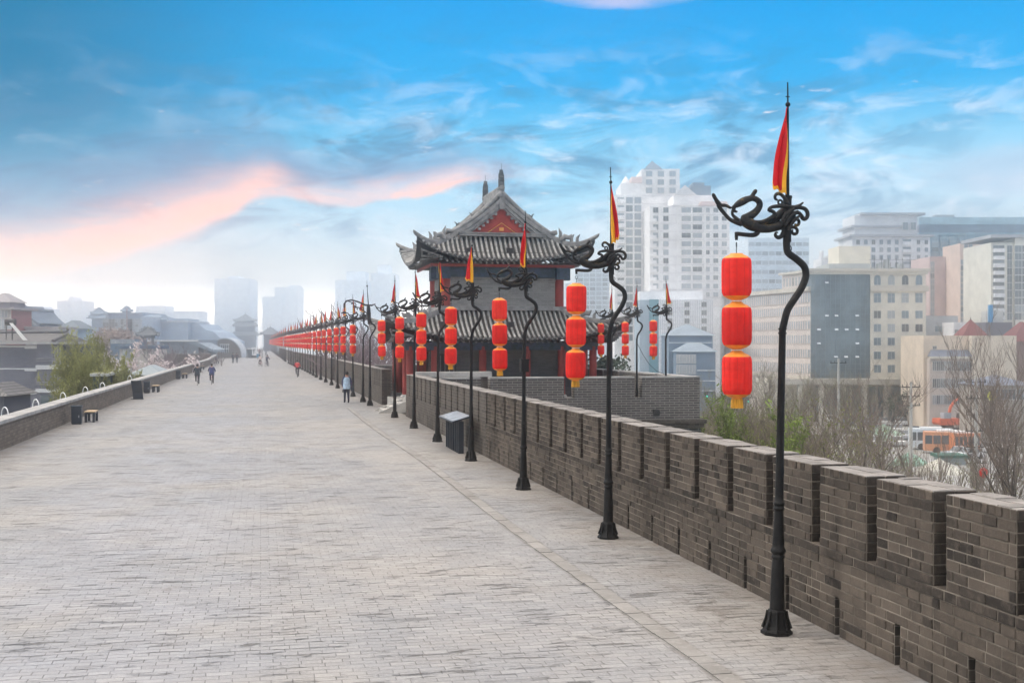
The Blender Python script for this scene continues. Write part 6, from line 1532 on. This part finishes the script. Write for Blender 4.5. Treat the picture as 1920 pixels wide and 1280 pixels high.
    m_ = MB(); m_.prism([(b.u(345), b.h(640)), (b.u(362), b.h(637)), (b.W + 3, b.h(655)), (b.W + 3, b.h(660))], -.3, 10); b.part(m_, 'sloped_roof', paint('slate_wall2', (.26, .31, .36)))
    b = Bld('low_building', 'cream low building with dark blue roof behind the blossom tree', 'building', 224, 284, 178, 178); b.box('wall', 0, b.W, 0, 8, 0, b.h(654), paint('cream_low', (.62, .57, .50))); b.box('roof', -.5, b.W + .3, -.6, 8, b.h(654), b.h(648), paint('dark_blue_roof', (.10, .15, .21))); b.wins(b.W * .1, b.W * .5, b.h(668), b.h(657), 2, 1, 1.0, 1.2, glassm=WINBLUE)
    b = Bld('low_building', 'blue flat shed left of the pagoda pavilion', 'building', 207, 252, 232, 232); b.box('wall', 0, b.W, 0, 8, 0, b.h(636), paint('blue_shed', (.12, .20, .28))); b.wins(.3, b.W, b.h(643), b.h(638), 3, 1, 1.6, .5, glassm=WINPALE)
    for k, (pl, pr, zc, yt, c, lb) in enumerate(((196, 241, 105, 700, (.035, .07, .075), 'dark teal shed with pale roof edge beside the left parapet'), (244, 300, 122, 700, (.26, .32, .33), 'pale flat roofed building below the blossom tree'), (170, 235, 165, 684, (.24, .24, .28), 'grey lilac tiled roof behind the green tree'), (286, 330, 185, 690, (.22, .24, .28), 'grey house wall behind the blossom tree'))):
        b = Bld('low_house', lb, 'house', pl, pr, zc, zc * (1.18 if k == 0 else 1)); b.box('wall', 0, b.W, 0, 5 if k else 1.0, 0, b.h(yt + (3 if k else 0)), paint('lw%d' % k, c))
        if k == 0:
            b.box('roof_edge', -.2, b.W + .2, -.3, 1.2, b.h(yt), b.h(yt) + .25, paint('pale_unit', (.48, .48, .46)))
            for q in range(6): b.box('panel_rib', b.W * (q + .5) / 6, b.W * (q + .5) / 6 + .08, -.1, -.01, 0, b.h(yt) - .1, paint('rib', (.10, .14, .15)))
        else: m_ = MB(); hiproof(m_, 0, b.W, 0, 5, b.h(yt + 3), 1.0 if k == 1 else 1.1, over=.4); b.part(m_, 'roof', paint('lr%d' % k, (.30, .34, .36) if k == 1 else (.17, .17, .19)))
    b = Bld('low_house', 'grey blue wall with teal sheet right of the bare trees, before the hut', 'house', 352, 392, 250, 250); b.box('wall', 0, b.W, 0, 6, 0, b.h(648), paint('teal_sheet', (.20, .28, .32)))
    # --- arched hut on the walk
    x, y = P(421, 268); r = empty('arched_hut', (x, y, 0), -YAW * .4); tag(r, 'semicircular brick ended hut with pale rim and barred window on the walk', 'hut')
    s = 268 / F; rr = 31 * s; hh = 35 * s; N = 24
    arc = [(rr * math.cos(math.pi * i / N), hh * math.sin(math.pi * i / N)) for i in range(N + 1)]
    m_ = MB(); m_.prism(arc[::-1], 0, 12); m_.build('vault', paint('hut_wall', (.19, .165, .155)), r)
    m_ = MB(); ro = [(x_ * 1.06, z_ * 1.06) for x_, z_ in arc]
    for i in range(N): m_.prism([arc[i], ro[i], ro[i + 1], arc[i + 1]][::-1], -.3, 12.3)
    m_.build('rim', paint('pale_edge', (.45, .48, .52)), r)
    m_ = MB(); m_.box(-.95, .95, -.12, -.005, 1.1, 2.9); w = m_.build('window', WINDARK, r); m_ = MB()
    for k in range(5): m_.box(-.9 + k * .43, -.82 + k * .43, -.2, -.125, 1.1, 2.9)
    m_.box(-1.05, 1.05, -.22, -.13, 1.95, 2.08); m_.box(-1.1, 1.1, -.22, -.13, 2.9, 3.05); m_.build('bars', M['whitep'], w)
    # --- booth
    x, y = P(475.5, 262); r = empty('booth', (x, y, 0), -YAW); tag(r, 'open white roofed booth with blue counter in the middle of the walk', 'booth')
    m_ = MB(); m_.box(-1.55, 1.55, -.3, 2.2, 1.95, 2.12); m_.box(-.45, .45, .2, 1.4, 2.121, 2.35); m_.build('roof', M['whitep'], r)
    for xx in (-1.5, 1.38):
        for yv in (-.2, 2.0): m_ = MB(); m_.box(xx, xx + .12, yv, yv + .12, 0, 1.949); m_.build('post', M['darkwood'], r)
    m_ = MB(); m_.box(-1.38, -.7, .2, 1.8, 0, 1.9); m_.build('side_panel', paint('booth_grey', (.16, .18, .20)), r); m_ = MB(); m_.box(-.6, .6, .1, .8, 0, .55); m_.build('counter', M['bin'], r); m_ = MB(); m_.box(.62, 1.25, .1, .9, 0, .9); m_.build('blue_box', paint('booth_blue', (.03, .25, .42)), r)
    # --- far gate towers
    pagoda(436, 484, 640, 650, [(622, 629, 1.0, .78, 3), (605, 612, .88, .72, 3), (590, 602, .84, .66, 3)], 'gate_tower', 'tall three tier gate tower fading in the haze above the booth', 'gate tower', z=0)
    pagoda(489, 525, 470, 650, [(614, 627, 1.0, .62, 4)], 'gate_pavilion', 'low broad gate pavilion fading in haze right of the gate tower', 'gate tower', z=0)
    # --- ghost towers, walls paled with painted-in haze
    gh = paint('ghost_haze_tint', (.78, .84, .90))
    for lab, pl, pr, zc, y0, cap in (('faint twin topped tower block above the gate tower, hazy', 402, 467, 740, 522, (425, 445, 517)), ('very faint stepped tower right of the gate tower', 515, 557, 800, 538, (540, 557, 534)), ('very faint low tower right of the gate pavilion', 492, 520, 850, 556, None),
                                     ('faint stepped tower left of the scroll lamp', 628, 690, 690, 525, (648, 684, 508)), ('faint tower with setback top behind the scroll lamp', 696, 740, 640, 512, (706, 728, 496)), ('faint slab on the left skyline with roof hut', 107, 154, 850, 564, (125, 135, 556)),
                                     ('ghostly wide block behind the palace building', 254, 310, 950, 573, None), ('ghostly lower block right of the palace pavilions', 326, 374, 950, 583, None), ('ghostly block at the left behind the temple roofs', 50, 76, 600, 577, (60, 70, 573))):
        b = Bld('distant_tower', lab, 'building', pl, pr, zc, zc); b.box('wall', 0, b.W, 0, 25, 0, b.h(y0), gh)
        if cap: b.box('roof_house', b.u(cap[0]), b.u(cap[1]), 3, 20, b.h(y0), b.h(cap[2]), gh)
        b.box('band', b.W * .3, b.W * .35, -.3, -.02, 0, b.h(y0 + 2), paint('ghost_haze_band', (.72, .78, .85)))
    # flag mast beside the palace
    x, y = P(238, 300); m_ = MB(); m_.tube([(0, 0, 0), (0, 0, ZZ(578, 300) - GZ)], [.25, .12], 6); o = m_.build('mast', paint('mast_red', (.30, .22, .24))); o.location = (x, y, GZ); tag(o, 'slim tall mast before the palace building', 'mast')
left_city()

# ------------------------------------------------------------------ trees
BARK = surf('grey_bark', (.15, .125, .105), .9, var=.3, scale=4); TWIG = surf('brown_twig', (.21, .165, .135), .9, var=.3, scale=2)
BUD = surf('spring_leaf', (.24, .27, .07), .8, var=.4, scale=.7, bump=0, transl=.4); WILLOW = surf('willow_leaf', (.27, .27, .085), .8, var=.45, scale=.5, bump=0, transl=.45)
BLOS = surf('blossom', (.66, .57, .56), .8, var=.2, scale=1, bump=0, transl=.3); DARKL = surf('evergreen_leaf', (.05, .075, .045), .8, var=.5, scale=.5, bump=0, transl=.2)
BRIGHT = surf('fresh_leaf', (.22, .28, .07), .8, var=.4, scale=.8, bump=0, transl=.4); PURP = surf('purplish_twig', (.22, .17, .18), .9, var=.3, scale=1)
def quadleaf(mb, p, s, r, m=0):
    a = Vector((r.gauss(0, 1), r.gauss(0, 1), r.gauss(0, 1))).normalized(); b = a.orthogonal().normalized(); c = a.cross(b)
    mb.face([p - b * s - c * s * .45, p + b * s - c * s * .45, p + b * s * .8 + c * s * .45, p - b * s * .8 + c * s * .45], m=m, uv=[(0, 0)] * 4)
def tree_meshes(seed, H, spread=.35, up=.6, depth=4, kids=4, leaf=0, leafs=.07, leafm=None, twigm=None, stems=1, tr=.012, droop=0.0, first=.25, trunk_r=None):
    r = random.Random(seed); T1, T2 = MB(), MB()
    tips = []
    def grow(p, d, L, rad, lev):
        n = 4 if lev < 2 else 3; pts = [p]; q = p.copy(); dd = d.copy()
        for i in range(n):
            dd = (dd + Vector((r.gauss(0, 1), r.gauss(0, 1), r.gauss(0, 1))) * .13 + Vector((0, 0, up * .10 - droop * (lev / depth)))).normalized()
            q = q + dd * L / n; pts.append(q.copy())
        e = max(tr * .6, rad * .55)
        rads = [rad + (e - rad) * i / n for i in range(n + 1)]
        (T1 if lev <= 1 else T2).tube(pts, rads, 6 if lev == 0 else (4 if lev == 1 else 3), cap=False)
        if lev >= depth:
            tips.append(pts); return
        k = kids + (2 if lev == 0 else 0)
        for i in range(k):
            t = (first if lev == 0 else .2) + (1 - (first if lev == 0 else .2)) * (i + r.random() * .8) / k
            t = min(t, .98); j = int(t * n); base = pts[j].lerp(pts[min(n, j + 1)], t * n - j)
            a = r.uniform(0, 6.283); side = Vector((math.cos(a), math.sin(a), 0))
            nd = (dd * (1 - spread) + side * spread * r.uniform(.8, 1.5) + Vector((0, 0, up * .35))).normalized()
            grow(base, nd, L * r.uniform(.48, .68), max(tr, rads[j] * .55), lev + 1)
    for s in range(stems):
        a = r.uniform(0, 6.283); d0 = Vector((math.cos(a) * .12 * (stems > 1) * 2.2, math.sin(a) * .12 * (stems > 1) * 2.2, 1)).normalized()
        grow(Vector((0, 0, 0)), d0, H * .72, trunk_r or H * .016, 0)
    if leaf:
        for pts in tips:
            for i in range(leaf):
                t = r.random() * (len(pts) - 1); j = min(int(t), len(pts) - 2)
                quadleaf(T2, pts[j].lerp(pts[j + 1], t - j) + Vector((r.gauss(0, 1), r.gauss(0, 1), r.gauss(0, 1))) * leafs * 1.2, leafs * r.uniform(.5, 1.3), r, 1)
    zs = sorted(v[2] for v in T2.v); f = H / zs[int(len(zs) * .995)]
    for t_ in (T1, T2): t_.v = [(a * f, b_ * f, c * f) for a, b_, c in t_.v]
    return T1.mesh('trunk', BARK), T2.mesh('crown', [twigm or TWIG, leafm or BUD])
def put_tree(ms, x, y, sc, rz, name, lab, cat='tree', group=None, z=GZ, wx=1.0):
    e = empty(name, (x, y, z), rz); e.scale = (sc * wx, sc * wx, sc); tag(e, lab, cat, group)
    for nm, me in zip(('trunk', 'crown'), ms): o = bpy.data.objects.new(nm, me); link(o, e)
    return e
def trees():
    rnd = random.Random(21)
    bare = [tree_meshes(100 + i, 11, spread=.42, up=.7, depth=4, kids=4, leaf=(0, 2, 1, 3)[i], leafs=.06, stems=(1, 2, 1, 3)[i], tr=.016) for i in range(4)]
    # belt below the right parapet
    n = 0
    for k in range(78):
        zc = 42 + 118 * (k / 78) ** .9; px = rnd.uniform(1300, 1960)
        if zc > 120 and px > 1560 and px < 1840 and rnd.random() < .6: continue
        x, y = P(px, zc)
        if x < 12.5 or (x < 22 and 46 < y < 84): continue
        top = rnd.uniform(735, 800) if px < 1650 else rnd.uniform(790, 850)
        if px > 1850: top = rnd.uniform(740, 830)
        if 1640 < px < 1850:
            top = rnd.uniform(838, 872)
            if zc > 62 and rnd.random() < .6: continue
        H = ZZ(top, zc) - GZ if zc > 60 else rnd.uniform(8, 10.5)
        H = max(3.5, min(13, H)); m = rnd.randrange(4)
        put_tree(bare[m], x, y, H / 11, rnd.uniform(0, 6.28), 'bare_tree', ['leafless single stemmed tree in the tangled belt below the right parapet', 'twin stemmed bare tree with a few buds in the belt below the right parapet', 'spreading leafless tree in the belt below the right parapet', 'many stemmed shrub with scattered yellow green buds below the right parapet'][m], 'tree', 'bare trees below the right parapet'); n += 1
    big = tree_meshes(300, 14, spread=.45, up=.75, depth=4, kids=5, tr=.022, trunk_r=.28)
    x, y = P(1880, 78); put_tree(big, x, y, 1.2, 1.0, 'bare_tree', 'largest spreading bare tree at the right edge, before the beige building', wx=.62)
    x, y = P(1930, 62); put_tree(big, x, y, 1.0, 2.5, 'bare_tree', 'big bare tree cut by the right picture edge', wx=.7)
    slim = tree_meshes(301, 14, spread=.25, up=.9, depth=3, kids=5, tr=.02, trunk_r=.16)
    for px, zc, yt, lab in ((1572, 92, 715, 'slim tall bare tree before the blue glass wall'), (1742, 84, 795, 'forked dark bare tree left of the buses'), (1700, 70, 800, 'slim dark bare tree left of the forked one'), (1848, 66, 800, 'leaning slim bare trunk right of the power pole'), (1650, 96, 700, 'wide bare tree before the right office windows')):
        x, y = P(px, zc); put_tree(slim if px != 1650 else big, x, y, (ZZ(yt, zc) - GZ) / 14.0, px * .37, 'bare_tree', lab)
    bro = tree_meshes(310, 9, spread=.30, up=1.1, depth=4, kids=5, leaf=10, leafs=.085, leafm=BRIGHT, twigm=surf('green_twig', (.13, .15, .06), .9), stems=3, tr=.014, first=.1)
    for px, zc, yt, lab in ((1382, 62, 762, 'fresh green feathery tree just below the nearest lantern tassel'), (1465, 52, 797, 'fresh green shrub tree behind the nearest lamp shaft'), (1350, 66, 790, 'fresh green shrub left of the feathery tree')):
        x, y = P(px, zc); H = ZZ(yt, zc) - GZ; put_tree(bro, x, y, H / 9.0, px * .1, 'leafing_tree', lab)
    yb = tree_meshes(320, 8, spread=.4, up=.6, depth=4, kids=4, leaf=7, leafs=.08, leafm=BUD, stems=3, tr=.014, first=.1)
    for k, (px, zc) in enumerate(((1640, 44), (1720, 40), (1600, 50), (1790, 38), (1870, 36), (1910, 40), (1680, 52), (1530, 48), (1840, 46))):
        x, y = P(px, zc); put_tree(yb, x, y, rnd.uniform(.98, 1.12), px, 'leafing_shrub', 'yellow green budding shrub tree close behind the right parapet merlons', 'shrub', 'budding shrubs close behind the parapet')
    # evergreens before the buildings
    def blob(seed, H, W, n, m, s):
        r = random.Random(seed); T1, T2 = MB(), MB(); T1.tube([(0, 0, 0), (.1, 0, H * .5), (0, .1, H * .8)], [H * .03, H * .02, H * .01], 6)
        cl = [(r.gauss(0, .38) * W, r.gauss(0, .38) * W, H * r.uniform(.25, .9), r.uniform(.16, .34) * W) for _ in range(16)]
        for c in cl: T1.tube([(0, 0, H * .3), (c[0], c[1], c[2])], [H * .012, .02], 4)
        for i in range(n):
            c = r.choice(cl); v = Vector((r.gauss(0, 1), r.gauss(0, 1), r.gauss(0, .8))).normalized() * c[3] * r.uniform(.5, 1.15)
            quadleaf(T2, Vector((c[0], c[1], c[2])) + v, s * r.uniform(.6, 1.4), r, 0)
        return T1.mesh('trunk', BARK), T2.mesh('crown', [m])
    ev = blob(5, 7, 4.2, 2600, DARKL, .22)
    for k, (px, zc, sc) in enumerate(((1685, 226, .8), (1712, 222, .9), (1730, 224, 1.0), (1750, 226, 1.2), (1775, 226, 1.1), (1800, 228, 1.25), (1822, 226, 1.0), (1845, 190, .9), (1360, 240, .7))):
        x, y = P(px, zc); put_tree(ev, x, y, sc, k * 1.3, 'evergreen_tree', 'dark rounded evergreen in the row at the foot of the office buildings', 'tree', 'evergreens before the buildings')
    x, y = P(1128, 92); put_tree(blob(7, 3, 3, 1200, DARKL, .15), x, y, 1.0, 0, 'evergreen_tree', 'low dark evergreen top peeping over the bastion parapet right of the tower', z=-.6)
    x, y = P(1218, 88); put_tree(blob(8, 3, 1.6, 500, DARKL, .12), x, y, .8, 0, 'evergreen_tree', 'tiny rounded evergreen top just over the bastion parapet', z=-1.2)
    # distant grey-brown crowns right, behind belt
    fb = blob(9, 8, 5, 2200, TWIG, .12)
    for k in range(14):
        px = 1315 + k * 25; zc = rnd.uniform(180, 225); x, y = P(px, zc); put_tree(bare[k % 4], x, y, rnd.uniform(.8, 1.15), k, 'bare_tree', 'far grey leafless street tree before the office wing', 'tree', 'street trees before the office wing')
    # --- left side
    wil = tree_meshes(401, 11, spread=.42, up=.5, depth=4, kids=5, leaf=20, leafs=.095, leafm=WILLOW, twigm=surf('willow_twig', (.12, .12, .05), .9), stems=2, tr=.014, droop=.10)
    for px, zc, yt, sx, lab in ((156, 112, 632, .55, 'tall yellow green willow beside the grey flats'), (138, 106, 660, .5, 'yellow green willow nearest the flats wall'), (180, 114, 672, .5, 'lower willow on the right side of the green clump')):
        x, y = P(px, zc); put_tree(wil, x, y, (ZZ(yt, zc) - GZ) / 11.0, px * .3, 'willow_tree', lab, wx=sx)
    blo = tree_meshes(402, 9, spread=.45, up=.6, depth=4, kids=4, leaf=9, leafs=.13, leafm=BLOS, stems=2, tr=.018)
    for px, zc, yt, lab in ((272, 135, 656, 'tree in pale pink white blossom left of the dark cyclists'), (292, 140, 668, 'smaller blossom tree at the right of the main one'), (215, 150, 672, 'greyish budding tree over the teal shed')):
        x, y = P(px, zc); put_tree(blo, x, y, (ZZ(yt, zc) - GZ) / 9.0, px, 'blossom_tree', lab)
    pur = [tree_meshes(410 + i, 11, spread=.42, up=.6, depth=4, kids=4, leaf=1, leafs=.05, leafm=PURP, twigm=PURP, stems=2, tr=.03) for i in range(2)]
    for k, (px, zc, yt) in enumerate(((310, 170, 645), (330, 175, 650), (345, 185, 655), (300, 190, 640), (355, 200, 660), (240, 190, 655), (225, 200, 650))):
        x, y = P(px, zc); put_tree(pur[k % 2], x, y, (ZZ(yt, zc) - GZ) / 11.0, k, 'bare_tree', 'purplish grey bare tree behind the left parapet before the hut', 'tree', 'purplish bare trees on the left')
    brn = surf('far_brown_twig', (.30, .22, .19), .9)
    fb = blob(11, 11, 5.5, 5000, brn, .16)
    for k, (px, zc, yt) in enumerate(((180, 290, 622), (200, 292, 614), (215, 288, 616), (235, 300, 622), (168, 300, 628))):
        x, y = P(px, zc); put_tree(fb, x, y, (ZZ(yt, zc) - GZ) / 11, k, 'brown_tree', 'hazy brown rounded tree crown before the palace building', 'tree', 'brown trees before the palace building')
    # trees seen through the gap left of the tower
    for k, (px, zc, yt) in enumerate(((700, 130, 600), (715, 122, 585), (728, 118, 590), (688, 140, 618), (742, 126, 600))):
        x, y = P(px, zc); put_tree(pur[k % 2], x, y, (ZZ(yt, zc) - GZ) / 11.0, k * 2, 'bare_tree', 'dense grey bare tree rising behind the parapet just left of the tower', 'tree', 'grey trees left of the tower')
trees()

# ------------------------------------------------------------------ haze
def haze():
    b = MB(); b.box(-3100, 3100, -650, 3300, GZ - 1, 47.5)
    m = bpy.data.materials.new('haze'); m.use_nodes = True; nt = m.node_tree; nt.nodes.clear()
    v = nt.nodes.new('ShaderNodeVolumePrincipled'); v.inputs['Color'].default_value = (.97, .985, 1.0, 1); v.inputs['Density'].default_value = .0017; v.inputs['Anisotropy'].default_value = .965
    o = nt.nodes.new('ShaderNodeOutputMaterial'); nt.links.new(v.outputs[0], o.inputs['Volume'])
    tag(b.build('haze', m), kind='stuff')
haze()
